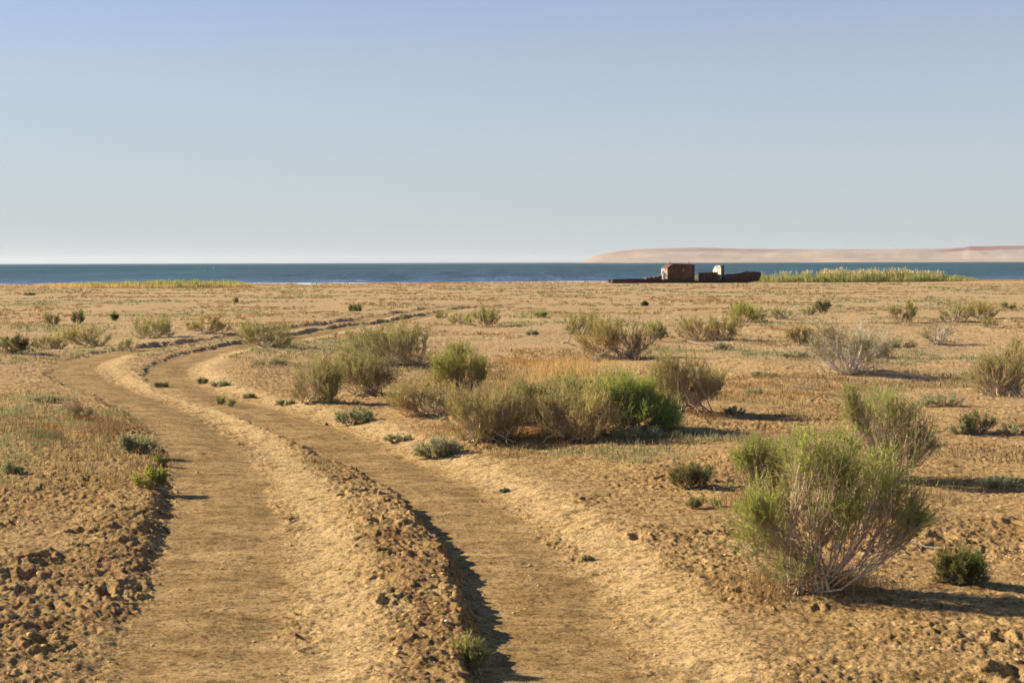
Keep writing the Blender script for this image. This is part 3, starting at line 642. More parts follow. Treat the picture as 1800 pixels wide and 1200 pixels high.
        q, dq = sample_poly(LD, np.repeat(np.arange(nd), 3), g.uniform(0.4, 0.95, nd * 3)); eq = q + norm(dq + g.normal(size=q.shape) * 0.6) * H * g.uniform(0.05, 0.14, (nd * 3, 1)); rq = np.maximum(0.0012, 0.11 * px) * np.ones(nd * 3)
        parts.append(tubes(bez(q, (q + eq) / 2, eq, 3), rq, rq * 0.5, 3, np.clip(wc(nd * 3, 0.2) * 1.2, 0, 0.8)))
    # leaves: slim blades clothing the twigs
    hn = np.clip(E3[:, 2] / H, 0, 1)
    core = np.linalg.norm(E3 * np.array([1 / rx, 1 / ry, 0]), axis=1)
    flat = S['flat']; pr = S['lo'] + (S['hi'] - S['lo']) * sstep(flat, flat + 0.3, np.maximum(hn, 0.72 * core))
    lobm = g.normal(size=len(LB)) * (0.26 if sty not in 'bg' else 0.0); lm = g.normal(size=n2) * 0.22 + lobm[li]; pr = pr + lm[par3]
    if sty == 'g': pr = (0.06 + 0.94 * sstep(0.40, 0.75, t3)) * (0.35 + 0.65 * sstep(0.1, 0.6, hn)) * S['hi'] + 0.3 * lm[par3]
    leafy = (g.uniform(size=n3) < pr) & (g.uniform(size=n2)[par3] > bare)
    idx3 = np.nonzero(leafy)[0]
    nleaf = {True: 32}.get(hpx > 200, 15 if hpx > 80 else (9 if hpx > 35 else 6))
    if sty == 'b': nleaf = 16
    if sty == 'x': nleaf = 3
    rep = np.repeat(idx3, nleaf); nL = len(rep)
    tl = g.uniform(0.05, 1.0, nL); P, Dr = sample_poly(L3, rep, tl)
    if herb or sty == 'y' and hpx < 60:
        ld_ = norm(Dr * 0.35 + g.normal(size=(nL, 3)) * 0.8 + np.array([0, 0, 0.2])); Ll = g.uniform(0.55, 1.2, nL) * max(0.016, 1.2 * px); Wd = Ll * g.uniform(0.32, 0.5, nL)
    else:
        ld_ = norm(Dr * 0.9 + g.normal(size=(nL, 3)) * (0.34 if sty != 'b' else 0.5) + np.array([0, 0, 0.12])); Ll = g.uniform(0.5, 1.25, nL) * max(0.026, 2.2 * px) * S['ll'] * (0.8 if hpx > 200 else 1); Wd = np.maximum(0.0024, 0.30 * px) * g.uniform(0.7, 1.3, nL)
    side = norm(np.cross(ld_, g.normal(size=(nL, 3))))
    V = np.empty((nL, 4, 3)); V[:, 0] = P; V[:, 1] = P + ld_ * (Ll * 0.45)[:, None] + side * (Wd * 0.5)[:, None]; V[:, 3] = P + ld_ * (Ll * 0.45)[:, None] - side * (Wd * 0.5)[:, None]; V[:, 2] = P + ld_ * Ll[:, None]
    V[:, :, 2] = np.maximum(V[:, :, 2], 0.004)
    c1 = np.array(S['c1']); c2 = np.array(S['c2'])
    mixb = np.clip(0.15 + 0.85 * hn[par3 * 0 + np.arange(n3)] + (g.normal(size=n2) * 0.25)[par3] + (g.normal(size=len(LB)) * 0.3)[li][par3], 0, 1)      # lighter leaf colour higher up, darker lower down
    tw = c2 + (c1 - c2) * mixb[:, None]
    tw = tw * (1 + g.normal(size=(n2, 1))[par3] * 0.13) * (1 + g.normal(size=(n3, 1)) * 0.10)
    strw = (g.uniform(size=n3) < (0.10 if sty in 'bd' else 0.22))[:, None]; tw = np.where(strw, tw * 0.45 + np.array([0.24, 0.185, 0.085]) * 0.5, tw)
    C = np.repeat(np.clip(tw[rep] * g.uniform(0.8, 1.2, (nL, 1)), 0.01, 0.7), 4, axis=0)
    Vw = []; Fw = []; Cw = []; off = 0
    for (a, b, c) in parts: Vw.append(a); Fw.append(b + off); Cw.append(c); off += len(a)
    return (np.concatenate(Vw), np.concatenate(Fw), np.concatenate(Cw)), (V.reshape(-1, 3), np.arange(nL * 4).reshape(-1, 4), C)
CUSTOM = {   # crowns whose lobes the photograph shows one by one: offset, centre height, half width, half height (photo px)
 (1445, 1040): [(-35, 245, 40, 42), (-30, 215, 44, 50), (35, 245, 38, 42), (30, 205, 40, 50), (88, 215, 34, 40), (92, 175, 40, 44), (132, 165, 34, 44), (160, 125, 26, 42), (-118, 130, 30, 45), (-105, 75, 40, 40), (-70, 140, 36, 36), (-50, 40, 45, 26), (20, 140, 50, 40)],
 (1570, 845): [(-85, 150, 14, 22), (-70, 110, 28, 34), (-15, 125, 40, 44), (5, 110, 45, 45), (45, 95, 34, 45), (52, 60, 30, 40), (-20, 60, 40, 40), (20, 40, 34, 30)],
 (1352, 890): [(-25, 95, 30, 30), (-40, 75, 28, 32), (20, 95, 34, 30), (35, 60, 34, 34), (0, 50, 45, 34)],
 (806, 704): [(-28, 66, 26, 30), (-34, 46, 26, 26), (-8, 84, 22, 24), (-6, 55, 26, 26), (14, 80, 20, 18), (34, 68, 18, 18), (40, 50, 14, 14), (0, 30, 20, 20)],
 (1200, 722): [(-38, 90, 26, 28), (-10, 80, 36, 30), (15, 72, 30, 34), (50, 50, 26, 30), (66, 48, 18, 22), (-30, 55, 34, 28), (10, 40, 34, 28)],
 (1105, 756): [(-25, 84, 34, 32), (12, 70, 38, 34), (-52, 60, 32, 36), (32, 58, 36, 32), (66, 36, 28, 30), (0, 40, 60, 36), (-10, 60, 50, 40), (80, 22, 22, 22)],
}
def build_plants():
    for k, (sty, bx, by, wl, wr, h, bare, label) in enumerate(PLANTS):
        p = at(bx, by); D = math.hypot(p[0], p[1]); s = D / 2500.0
        wd, lf = plant_mesh(100 + k, sty, h * s, wl * s, wr * s, h, D, bare, CUSTOM.get((bx, by)))
        herb = sty in 'hx'
        root = empty('herb_clump' if herb else 'shrub', (p[0], p[1], p[2]))
        tag(root, label, 'herb' if herb else 'shrub', HB if herb else SH)
        mesh_from('stems' if herb else 'branches', *wd[:2], M_WOOD, wd[2], root)
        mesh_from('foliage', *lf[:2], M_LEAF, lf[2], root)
build_plants()

# ------------------------------------------------------------------ tufts, dry grass, reeds, clods: uncountable cover
def blades(P, h, w, lean, cols, g, K=2):
    N = len(P); a = g.uniform(0, 2 * np.pi, N); d = np.stack([np.cos(a), np.sin(a), 0 * a], -1)
    l = np.stack([np.cos(a + 1.3), np.sin(a + 1.3), 0 * a], -1) * (lean * g.uniform(0.2, 1, N))[:, None]
    tip = P + l * h[:, None] + np.array([0, 0, 1]) * h[:, None]; mid = P + l * h[:, None] * 0.35 + np.array([0, 0, 0.55]) * h[:, None]
    V = np.empty((N, 4, 3)); V[:, 0] = P - np.array([0, 0, 0.02]); V[:, 1] = mid + d * (w * 0.5)[:, None]; V[:, 2] = tip; V[:, 3] = mid - d * (w * 0.5)[:, None]
    return V.reshape(-1, 3), np.arange(N * 4).reshape(-1, 4), np.repeat(cols, 4, axis=0)
def stuff(name, parts, mat, label=None):
    off = 0; V = []; F = []; C = []
    for a, b, c in parts: V.append(a); F.append(b + off); C.append(c); off += len(a)
    o = mesh_from(name, np.concatenate(V), np.concatenate(F), mat, np.concatenate(C)); tag(o, label=label, kind='stuff'); return o
def fan(g, n, r0, r1, halfdeg=25, power=1.0):
    """points spread evenly in bearing, with falling density away from the camera's end of the plain"""
    u = g.uniform(0, 1, n); r = np.exp(np.log(r0) + (np.log(r1) - np.log(r0)) * u ** power); a = np.radians(g.uniform(-halfdeg, halfdeg, n))
    return r * np.sin(a), r * np.cos(a), r
def ruts_clear(x, y, lim=0.75):
    m = np.ones(x.shape, bool)
    for P in (PATH_L, PATH_R):
        s, a = rut_dist(x, y, P); m &= (s < -0.45) | (s > lim)
    return m
def build_cover():
    g = np.random.default_rng(77)
    # small scrub tufts in drifts over the plain
    x, y, r = fan(g, 70000, 11, 165, 26, 0.85)
    f = noise(x, y * 0.7, 5.0, 31) + 0.6 * noise(x, y, 1.6, 32)
    keep = (f > 0.02 + 0.2 * (1 - sstep(12, 25, r))) & (y < shore_y(x) - 8) & ruts_clear(x, y)
    keep &= ~((np.abs(x - 0.8) < 1.6) & (r < 12))
    x, y, r = x[keep][:21000], y[keep][:21000], r[keep][:21000]
    z = terrain(x, y, None, False)[0]
    n = len(x); nb = 12; hh = g.uniform(0.02, 0.075, n) * (1 + 0.5 * sstep(30, 120, r)); rad = g.uniform(0.03, 0.13, n) * (1 + 1.0 * sstep(40, 140, r))
    pal = np.array([(0.28, 0.285, 0.18), (0.23, 0.24, 0.14), (0.38, 0.305, 0.185), (0.33, 0.25, 0.15), (0.25, 0.19, 0.115), (0.33, 0.19, 0.08)])
    fk = noise(x, y * 0.6, 7, 33); ci = np.where(fk > 0.15, g.integers(0, 2, n), np.where(fk > -0.25, g.integers(2, 5, n), g.integers(3, 6, n)))
    P = np.stack([x, y, z], -1).repeat(nb, 0); rr = rad.repeat(nb) * np.sqrt(g.uniform(0, 1, n * nb)); aa = g.uniform(0, 6.28, n * nb)
    P[:, 0] += rr * np.cos(aa) * 1.3; P[:, 1] += rr * np.sin(aa)
    D = r.repeat(nb); h = hh.repeat(nb) * g.uniform(0.4, 1.2, n * nb); w = np.maximum(0.004, 0.65 * D / 1422) * g.uniform(0.7, 1.3, n * nb)
    c = pal[ci].repeat(nb, 0) * g.uniform(0.75, 1.2, (n * nb, 1))
    stuff('low_scrub', [blades(P, h, w, 0.9, c, g)], M_LEAF)
    # dry grass: blond stand behind the bright bush, rusty bands, shore meadow
    parts = []
    def patch(px, py, wpx, dpy, n, h0, h1, colA, colB, lean=0.35, wmul=1.0, sn=0.0):
        c0 = at(px, py); c1 = at(px, py - dpy); half = wpx * math.hypot(*c0[:2]) / 2500; dep = abs(c1[1] - c0[1]) + 0.05
        X = c0[0] + g.normal(size=n) * half * 0.5; Y = c0[1] + g.uniform(-0.1, 1, n) * dep
        k = noise(X, Y, 0.5 + half * 0.15, 41) > -0.1 + sn; X = X[k]; Y = Y[k]; n = len(X)
        Z = terrain(X, Y, None, False)[0]; Dd = np.hypot(X, Y)
        col = np.array(colA) + (np.array(colB) - np.array(colA)) * g.uniform(0, 1, (n, 1))
        parts.append(blades(np.stack([X, Y, Z], -1), g.uniform(h0, h1, n), np.maximum(0.0028, 0.30 * Dd / 1422) * wmul, lean, col, g))
    blond = (0.58, 0.42, 0.22); blond2 = (0.50, 0.33, 0.15); rust = (0.36, 0.15, 0.05); rust2 = (0.25, 0.12, 0.05); brown = (0.24, 0.16, 0.09); grey = (0.2, 0.19, 0.12)
    patch(1010, 668, 95, 22, 5200, 0.06, 0.22, blond, blond2, 0.3); patch(950, 645, 90, 12, 2400, 0.04, 0.12, rust, blond2, 0.3)
    patch(840, 690, 110, 30, 1800, 0.04, 0.12, rust2, grey, 0.5)
    patch(90, 765, 110, 30, 2600, 0.03, 0.10, rust, rust2, 0.5); patch(60, 785, 80, 25, 2200, 0.04, 0.12, grey, (0.17, 0.17, 0.10), 0.6); patch(150, 760, 60, 20, 900, 0.04, 0.12, (0.36, 0.28, 0.17), brown, 0.8)
    patch(790, 765, 60, 15, 900, 0.02, 0.05, rust2, rust, 0.6); patch(940, 775, 180, 22, 3000, 0.03, 0.10, brown, rust2, 0.7); patch(1000, 782, 130, 10, 1200, 0.02, 0.06, rust, brown, 0.7)
    patch(1440, 1050, 110, 40, 2200, 0.03, 0.13, (0.34, 0.25, 0.15), brown, 0.9); patch(1330, 900, 60, 30, 900, 0.03, 0.08, brown, rust2, 0.8)
    patch(640, 640, 120, 20, 700, 0.03, 0.08, brown, grey, 0.7); patch(470, 660, 80, 20, 1300, 0.03, 0.09, (0.25, 0.24, 0.18), (0.30, 0.22, 0.14), 0.6)
    patch(1650, 880, 120, 30, 1000, 0.03, 0.09, brown, (0.3, 0.24, 0.14), 0.9); patch(1470, 690, 120, 30, 1900, 0.03, 0.08, (0.27, 0.2, 0.13), brown, 0.9); patch(1600, 690, 130, 18, 1600, 0.03, 0.08, grey, brown, 0.8)
    patch(1240, 735, 60, 14, 900, 0.03, 0.09, brown, rust2, 0.7); patch(1480, 640, 130, 14, 1600, 0.03, 0.1, brown, grey, 0.8); patch(1660, 640, 130, 14, 900, 0.03, 0.07, grey, brown, 0.8)
    # fringe of tawny grass along the shore
    n = 26000; X = g.uniform(-75, 78, n); Y = shore_y(X) - 0.5 - np.abs(g.normal(size=n)) * 6; k = noise(X, Y, 6, 43) + 0.5 * noise(X, Y, 1.5, 44) > -0.25; X = X[k]; Y = Y[k]; n = len(X)
    Z = terrain(X, Y, None, False)[0]; col = np.array((0.50, 0.30, 0.135)) + (np.array((0.36, 0.19, 0.075)) - np.array((0.50, 0.30, 0.135))) * g.uniform(0, 1, (n, 1))
    parts.append(blades(np.stack([X, Y, Z], -1), g.uniform(0.06, 0.26, n), 0.045 * np.ones(n), 0.3, col, g))
    stuff('dry_grass', parts, M_DRY)
build_cover()
def build_reeds():
    g = np.random.default_rng(91)
    def bed(n, f_outline, hcol, x0, x1, back):
        px = g.uniform(x0, x1, n); parts = []
        base = np.array([f_outline(v)[0] for v in np.linspace(x0, x1, 60)]); topv = np.array([f_outline(v)[1] for v in np.linspace(x0, x1, 60)])
        grid = np.linspace(x0, x1, 60); pts = np.array([at(v, b) for v, b in zip(grid, base)])
        X = np.interp(px, grid, pts[:, 0]); Y0 = np.interp(px, grid, pts[:, 1]); hp = 0.88 * np.interp(px, grid, topv) * np.hypot(X, Y0) / 2500
        dep = g.uniform(0, 1, n) ** 0.8 * back; Y = Y0 + dep; X = X * (Y / Y0)
        Z = np.maximum(terrain(X, Y, None, False)[0], WATER_Z - 0.3)
        cl = 0.52 + 0.48 * np.clip(0.5 + noise(X, Y, 2.2, 51) + 0.5 * noise(X, Y, 0.7, 52), 0, 1.1)
        h = hp * cl * g.uniform(0.6, 1.15, n) * np.where(dep < 0.8, g.uniform(0.45, 1, n), 1)
        return X, Y, Z, h
    # right bed, tall with tawny plumes
    def fr(v):
        b = np.interp(v, [1305, 1340, 1480, 1600, 1660, 1720], [495.8, 496.8, 496.6, 495.9, 495.0, 494.0])
        t = np.interp(v, [1225, 1268, 1310, 1360, 1400, 1450, 1480, 1530, 1570, 1600, 1640, 1690, 1722], [13, 14, 16, 19, 21, 25, 28, 27, 26, 24, 20, 13, 5]); return b, t
    X, Y, Z, h = bed(14500, fr, None, 1300, 1722, 9.0)
    kk = (noise(X, Y, 2.0, 55) + 0.5 * noise(X, Y, 0.8, 56)) > -0.22; X, Y, Z, h = X[kk], Y[kk], Z[kk], h[kk]
    X2, Y2, Z2, h2 = bed(2500, lambda v: (496.0, 13), None, 1215, 1305, 4.0)
    X = np.concatenate([X, X2]); Y = np.concatenate([Y, Y2]); Z = np.concatenate([Z, Z2]); h = np.concatenate([h, h2]); n = len(X)
    green = np.array((0.23, 0.29, 0.10)); straw = np.array((0.44, 0.38, 0.20)); mixf = np.clip(g.uniform(0, 1, n) * 0.8 + 0.35 * noise(X, Y, 4, 53), 0, 1)[:, None]
    c = green * (1 - mixf) + straw * mixf
    parts = [blades(np.stack([X, Y, Z], -1), h, 0.05 * g.uniform(0.7, 1.4, n), 0.13, c, g)]
    # low leaves
    m = g.uniform(size=n) < 0.7; parts.append(blades(np.stack([X, Y, Z], -1)[m], h[m] * g.uniform(0.3, 0.75, m.sum()), 0.07 * np.ones(m.sum()), 0.3, c[m] * 0.95, g))
    # plumes
    m = (g.uniform(size=n) < 0.30) & (h > 1.1); P = np.stack([X, Y, Z + h * 0.86], -1)[m]; k = len(P)
    parts.append(blades(P, g.uniform(0.18, 0.36, k), 0.10 * np.ones(k), 0.5, np.tile(np.array((0.66, 0.50, 0.31)), (k, 1)) * g.uniform(0.8, 1.15, (k, 1)), g))
    stuff('reeds', parts, M_LEAF, 'tall green reeds with tawny plumes behind the bow of the rusty wreck')
    def fl(v):
        b = np.interp(v, [50, 150, 300, 445], [502, 506.5, 507, 504]); t = np.interp(v, [50, 110, 160, 230, 330, 390, 430, 446], [3, 8, 12, 15.5, 17, 15.5, 11, 4]); return b, t
    X, Y, Z, h = bed(12000, fl, None, 50, 446, 6.0); n = len(X)
    mixf = np.clip(g.uniform(0, 1, n) * 0.75 + 0.3 * noise(X, Y, 3, 54), 0, 1)[:, None]; c = np.array((0.25, 0.34, 0.10)) * (1 - mixf) + np.array((0.50, 0.44, 0.21)) * mixf
    c = np.where((h < 0.55)[:, None], np.array((0.56, 0.42, 0.23)) * g.uniform(0.8, 1.1, (n, 1)), c)
    stuff('reeds', [blades(np.stack([X, Y, Z], -1), h, 0.05 * g.uniform(0.7, 1.4, n), 0.16, c, g)], M_LEAF, 'low yellow-green reeds along the left shore')
build_reeds()
def ico():
    t = (1 + 5 ** 0.5) / 2
    v = np.array([(-1, t, 0), (1, t, 0), (-1, -t, 0), (1, -t, 0), (0, -1, t), (0, 1, t), (0, -1, -t), (0, 1, -t), (t, 0, -1), (t, 0, 1), (-t, 0, -1), (-t, 0, 1)], float)
    f = np.array([(0, 11, 5), (0, 5, 1), (0, 1, 7), (0, 7, 10), (0, 10, 11), (1, 5, 9), (5, 11, 4), (11, 10, 2), (10, 7, 6), (7, 1, 8), (3, 9, 4), (3, 4, 2), (3, 2, 6), (3, 6, 8), (3, 8, 9), (4, 9, 5), (2, 4, 11), (6, 2, 10), (8, 6, 7), (9, 8, 1)])
    return v / np.linalg.norm(v[0]), f
def build_clods():
    g = np.random.default_rng(12)
    x, y, r = fan(g, 60000, 4.9, 46, 26, 1.15)
    z, bed, pale, rough, mid = terrain(x, y, None, True)
    k = (g.uniform(size=len(x)) < np.clip((rough - 0.45) * 0.6 + 0.22 * mid, 0.02, 1)) & (noise(x, y, 0.8, 61) + 0.6 * noise(x, y, 0.25, 62) > -0.05)
    k |= (g.uniform(size=len(x)) < 0.03)
    x, y, z, r = x[k], y[k], z[k], r[k]; n = len(x)
    s = np.exp(g.normal(size=n) * 0.5) * 0.0046 * (1 + sstep(10, 35, r) * 1.2); s = np.minimum(s, 0.015)
    iv, fc = ico(); V = iv[None] * s[:, None, None] * g.uniform(0.7, 1.3, (n, 1, 3)) * np.array([1.1, 1, 0.7]) * g.uniform(0.75, 1.25, (n, 12, 1))
    V += np.stack([x, y, z + s * 0.18], -1)[:, None]
    F = fc[None] + (np.arange(n) * 12)[:, None, None]
    col = np.array((0.48, 0.31, 0.135)) * g.uniform(0.72, 1.25, (n, 1)); pebble = g.uniform(size=n) < 0.012; col[pebble] = (0.66, 0.58, 0.48)
    t = NT('dry_clod'); a = t.n('ShaderNodeAttribute', attribute_name='tint'); b = t.n('ShaderNodeBsdfDiffuse'); t.l(a.outputs['Color'], b.inputs[0]); t.l(b.outputs[0], t.out.inputs[0])
    tag(mesh_from('dirt_clods', V.reshape(-1, 3), F.reshape(-1, 3), t.m, np.repeat(col, 12, axis=0)), kind='stuff')
    # twig litter
    n = 2600; x, y, r = fan(g, n, 5.2, 40, 26, 1.0); ok = ruts_clear(x, y, 0.5); x, y = x[ok], y[ok]; n = len(x); z = terrain(x, y, None, True)[0]
    a = g.uniform(0, 3.14, n); L = g.uniform(0.02, 0.09, n); d = np.stack([np.cos(a), np.sin(a), g.normal(size=n) * 0.15], -1) * L[:, None]
    P0 = np.stack([x, y, z + 0.004], -1); P2 = P0 + d; PL = bez(P0, (P0 + P2) / 2 + g.normal(size=P0.shape) * L[:, None] * 0.15 + np.array([0, 0, 0.006]), P2, 4)
    v, f, c = tubes(PL, np.full(n, 0.0015), np.full(n, 0.0009), 3, np.array((0.30, 0.22, 0.15)) * g.uniform(0.5, 1.4, (n, 1)))
    tag(mesh_from('twig_litter', v, f, M_WOOD, c), kind='stuff')
build_clods()
def branch_thing(px, py, pts, r, label, col=(0.42, 0.34, 0.26), twigs=3, seed=1):
    g = np.random.default_rng(seed); p = at(px, py); P = np.array(pts, float); PL = spline(P, 0.04)[None]
    zz = terrain(PL[0, :, 0] + p[0], PL[0, :, 1] + p[1], None, True)[0] - p[2]; PL[0, :, 2] = np.maximum(PL[0, :, 2], 0) + zz + r * 0.7
    root = empty('fallen_branch', p); tag(root, label, 'branch', 'dead wood on the sand')
    v, f, c = tubes(PL, np.array([r]), np.array([r * 0.35]), 6, np.array([col])); mesh_from('limb', v, f, M_WOOD, c, root)
    for k in range(twigs):
        q, d = sample_poly(PL, np.array([0]), np.array([0.35 + 0.5 * k / max(1, twigs)])); e = q + norm(d + g.normal(size=(1, 3)) * 0.6 + np.array([0, 0, 0.3])) * g.uniform(0.08, 0.2)
        v, f, c = tubes(bez(q, (q + e) / 2 + g.normal(size=(1, 3)) * 0.02, e, 5), np.array([r * 0.5]), np.array([r * 0.15]), 5, np.array([col])); mesh_from('twig', v, f, M_WOOD, c, root)
branch_thing(1598, 968, [(0, 0.05, 0.04), (0.10, 0, 0.02), (0.18, -0.06, 0.0), (0.28, -0.08, 0)], 0.007, 'curved dead twig lying left of the small dense dark green shrub, right foreground', seed=2)
branch_thing(1212, 606, [(0, 0.3, 0.05), (0.25, 0, 0.02), (0.5, -0.1, 0.0), (0.75, 0.15, 0.03)], 0.014, 'long dead branch on the sand below the straw pair of shrubs', seed=3)
branch_thing(1395, 688, [(0, 0.1, 0.06), (0.15, 0, 0.03), (0.35, -0.1, 0.0), (0.5, 0, 0.02)], 0.010, 'short dark dead branch on the sand right of the pale grey tuft', (0.2, 0.16, 0.13), 4, seed=4)
branch_thing(990, 612, [(0, 0.1, 0.08), (0.1, 0.05, 0.10), (0.25, 0, 0.04)], 0.016, 'dark dead stump left of the large straw-olive dome shrub', (0.12, 0.085, 0.06), 6, seed=5)

# ------------------------------------------------------------------ the stranded wreck
def build_wreck():
    rot = math.radians(11); p0 = at(1220, 497.2); D = math.hypot(p0[0], p0[1]); k = 2500 / D; gz = float(p0[2])
    R_D = mat_rust('dark_rusted_steel', (0.026, 0.013, 0.011), (0.11, 0.046, 0.03)); R_C = mat_rust('rusted_cabin_plate', (0.045, 0.021, 0.015), (0.22, 0.095, 0.055), (0.30, 0.25, 0.21), 0.33)
    R_W = mat_rust('flaking_white_paint', (0.09, 0.045, 0.03), (0.26, 0.14, 0.09), (0.52, 0.47, 0.41), 0.53)
    R_E = mat_rust('weathered_panel', (0.07, 0.04, 0.03), (0.22, 0.12, 0.08), (0.36, 0.32, 0.28), 0.48); R_B = mat_rust('red_rust', (0.07, 0.03, 0.022), (0.20, 0.085, 0.055))
    root = empty('shipwreck', (p0[0], p0[1], gz), rot); tag(root, 'dark rusted wreck of a small fishing boat stranded on the shore', 'wreck')
    U = lambda px: (px - 1220) / k / math.cos(rot) ; Zt = lambda py: (497.0 - py) / k
    g = np.random.default_rng(3)
    def loft(name, st, mat, thick=0.10, deck=None, endcap=True, bott=-0.35, flare=0.25):
        """stations (px, half beam, top py, keel py or None)"""
        V = []; F = []
        for (px, hb, ty, by) in st:
            u = U(px); zt = Zt(ty); zb = bott if by is None else Zt(by); fl = flare * max(0.0, (zt - zb))
            hbk = max(0.05, hb - fl); j = g.normal() * 0.015
            V += [(u, -hbk, zb), (u, -hb, zt + j), (u, -hb + thick, zt + j), (u, -hb + thick, zt - 0.25 if deck is None else min(zt - 0.05, deck)), (u, hb - thick, zt - 0.25 if deck is None else min(zt - 0.05, deck)), (u, hb - thick, zt + j), (u, hb, zt + j), (u, hbk, zb)]
        n = len(st)
        for i in range(n - 1):
            for e in range(8): a = i * 8 + e; b = i * 8 + (e + 1) % 8; F.append((a, b, b + 8, a + 8))
        me = bpy.data.meshes.new(name); me.from_pydata([tuple(map(float, v)) for v in V], [], F + [(0, 1, 2, 3, 4, 5, 6, 7), tuple(reversed([(n - 1) * 8 + e for e in range(8)]))]); me.materials.append(mat)
        o = bpy.data.objects.new(name, me); COL.objects.link(o); o.parent = root; return o
    loft('hull', [(1071, 0.5, 490.8, None), (1073, 0.9, 490.4, None), (1085, 1.4, 490.0, None), (1100, 1.6, 489.8, None), (1112, 1.7, 489.3, None), (1130, 1.75, 489.4, None), (1150, 1.75, 489.8, None), (1165, 1.75, 490.2, None), (1185, 1.75, 490.8, None), (1205, 1.75, 491.8, None), (1221, 1.75, 493.2, None), (1232, 1.7, 493.6, None), (1250, 1.7, 492.6, None), (1267, 1.65, 491.0, None)], R_D)
    loft('bow', [(1268, 1.65, 483.8, None), (1280, 1.65, 483.5, None), (1295, 1.6, 482.3, None), (1305, 1.5, 481.0, 497.4), (1314, 1.4, 479.4, 496.4), (1319, 1.3, 478.0, 495.6), (1321, 1.25, 476.8, 495.2), (1324, 1.15, 478.2, 494.6), (1331, 0.95, 478.3, 494.0), (1334.5, 0.8, 478.2, 491.5), (1337.5, 0.65, 478.2, 484.0)], R_D, flare=0.12)
    def plate(name, A, B, z0, z1a, z1b, mat, holes=(), par=None, th=0.05, nx=26, nz=16, dent=0.03):
        """steel wall from A to B (local xy); holes = list of (u0,u1,v0,v1) in 0..1 or rounded (cu,cv,ru,rv)"""
        A = np.array(A, float); B = np.array(B, float); d = (B - A); L = np.hypot(*d); nrm = np.array([d[1], -d[0]]) / L; V = []; F = []
        for s in (0, 1):
            for j in range(nz + 1):
                for i in range(nx + 1):
                    u = i / nx; v = j / nz; zz = z0 + (z1a + (z1b - z1a) * u - z0) * v; q = A + d * u
                    off = dent * float(noise(np.float64(u * L), np.float64(v * 2), 0.7, 3)) * math.sin(math.pi * u) + (th / 2 if s else -th / 2); V.append((q[0] + nrm[0] * off, q[1] + nrm[1] * off, zz))
        NN = (nx + 1) * (nz + 1)
        def hole(i, j):
            u = (i + .5) / nx; v = (j + .5) / nz
            return any(((u - c[0]) / c[2]) ** 2 + ((v - c[1]) / c[3]) ** 2 < 1 for c in holes)
        keep = {(i, j) for i in range(nx) for j in range(nz) if not hole(i, j)}
        for (i, j) in keep:
            a = j * (nx + 1) + i; q = (a, a + 1, a + nx + 2, a + nx + 1)
            F.append(q); F.append(tuple(NN + w for w in reversed(q)))
            for (ni, nj, e0, e1) in ((i - 1, j, q[3], q[0]), (i + 1, j, q[1], q[2]), (i, j - 1, q[0], q[1]), (i, j + 1, q[2], q[3])):
                if (ni, nj) not in keep: F.append((e1, e0, e0 + NN, e1 + NN))
        me = bpy.data.meshes.new(name); me.from_pydata([tuple(map(float, v)) for v in V], [], F); me.materials.append(mat)
        o = bpy.data.objects.new(name, me); COL.objects.link(o); o.parent = par or root; return o
    # deckhouse
    ua, ub = U(1174.5), U(1214.0); yn, yf = -1.45, 1.25; zb = Zt(492.6); zt = Zt(464.3); zt2 = Zt(466.0)
    dk = plate('deckhouse_wall', (ua, yn), (ub, yn), zb, zt, zt2, R_C, [(0.10, 0.70, 0.045, 0.055), (0.47, 0.69, 0.06, 0.06), (0.86, 0.54, 0.035, 0.045), (0.60, 0.80, 0.03, 0.035)], nx=40, nz=26)
    plate('deckhouse_wall', (ua + 0.04, yf), (ub - 0.04, yf), zb, zt - 0.05, zt2 - 0.05, R_C, [(0.86, 0.62, 0.10, 0.12), (0.30, 0.62, 0.08, 0.1)])
    plate('deckhouse_wall', (ub - 0.03, yn + 0.04), (ub - 0.03, yf - 0.04), zb, zt2 - 0.02, zt2 - 0.07, R_C, [(0.5, 0.6, 0.14, 0.12)])
    le = U(1166.5)   # projecting left end with sloping top, door opening facing left
    ew = plate('end_wall', (ua - 0.55, yf - 0.1), (ua - 0.55, yn + 0.12), zb, Zt(471.5), Zt(471.5), R_E, [(0.58, 0.38, 0.12, 0.30)], nx=24, nz=20)
    plate('side_wing', (ua - 0.52, yn + 0.05), (ua - 0.02, yn + 0.05), zb, Zt(471.3), Zt(466.2), R_C, [])
    def box(name, x0, x1, y0, y1, z0, z1, mat, par=None, tilt=0.0):
        V = [(x, y, z + tilt * (x - x0)) for z in (z0, z1) for (x, y) in ((x0, y0), (x1, y0), (x1, y1), (x0, y1))]
        me = bpy.data.meshes.new(name); me.from_pydata(V, [], [(0, 3, 2, 1), (4, 5, 6, 7), (0, 1, 5, 4), (1, 2, 6, 5), (2, 3, 7, 6), (3, 0, 4, 7)]); me.materials.append(mat)
        o = bpy.data.objects.new(name, me); COL.objects.link(o); o.parent = par or root
        b = o.modifiers.new('bevel', 'BEVEL'); b.width = min(0.02, 0.2 * min(abs(x1 - x0), abs(y1 - y0), abs(z1 - z0))); return o
    roof = box('roof', ua - 0.06, ub + 0.06, yn - 0.08, yf + 0.08, zt + 0.01, zt + 0.08, R_C, tilt=(zt2 - zt) / (ub - ua))
    sl = box('sloping_roof', ua - 0.62, ua - 0.07, yn - 0.04, yf, Zt(471.2), Zt(471.2) + 0.05, R_C, tilt=(Zt(465.2) - Zt(471.2)) / 0.6)
    box('roof_vent', U(1175.0), U(1178.0), -0.3, 0.0, zt + 0.08, zt + 0.2, R_C, roof)
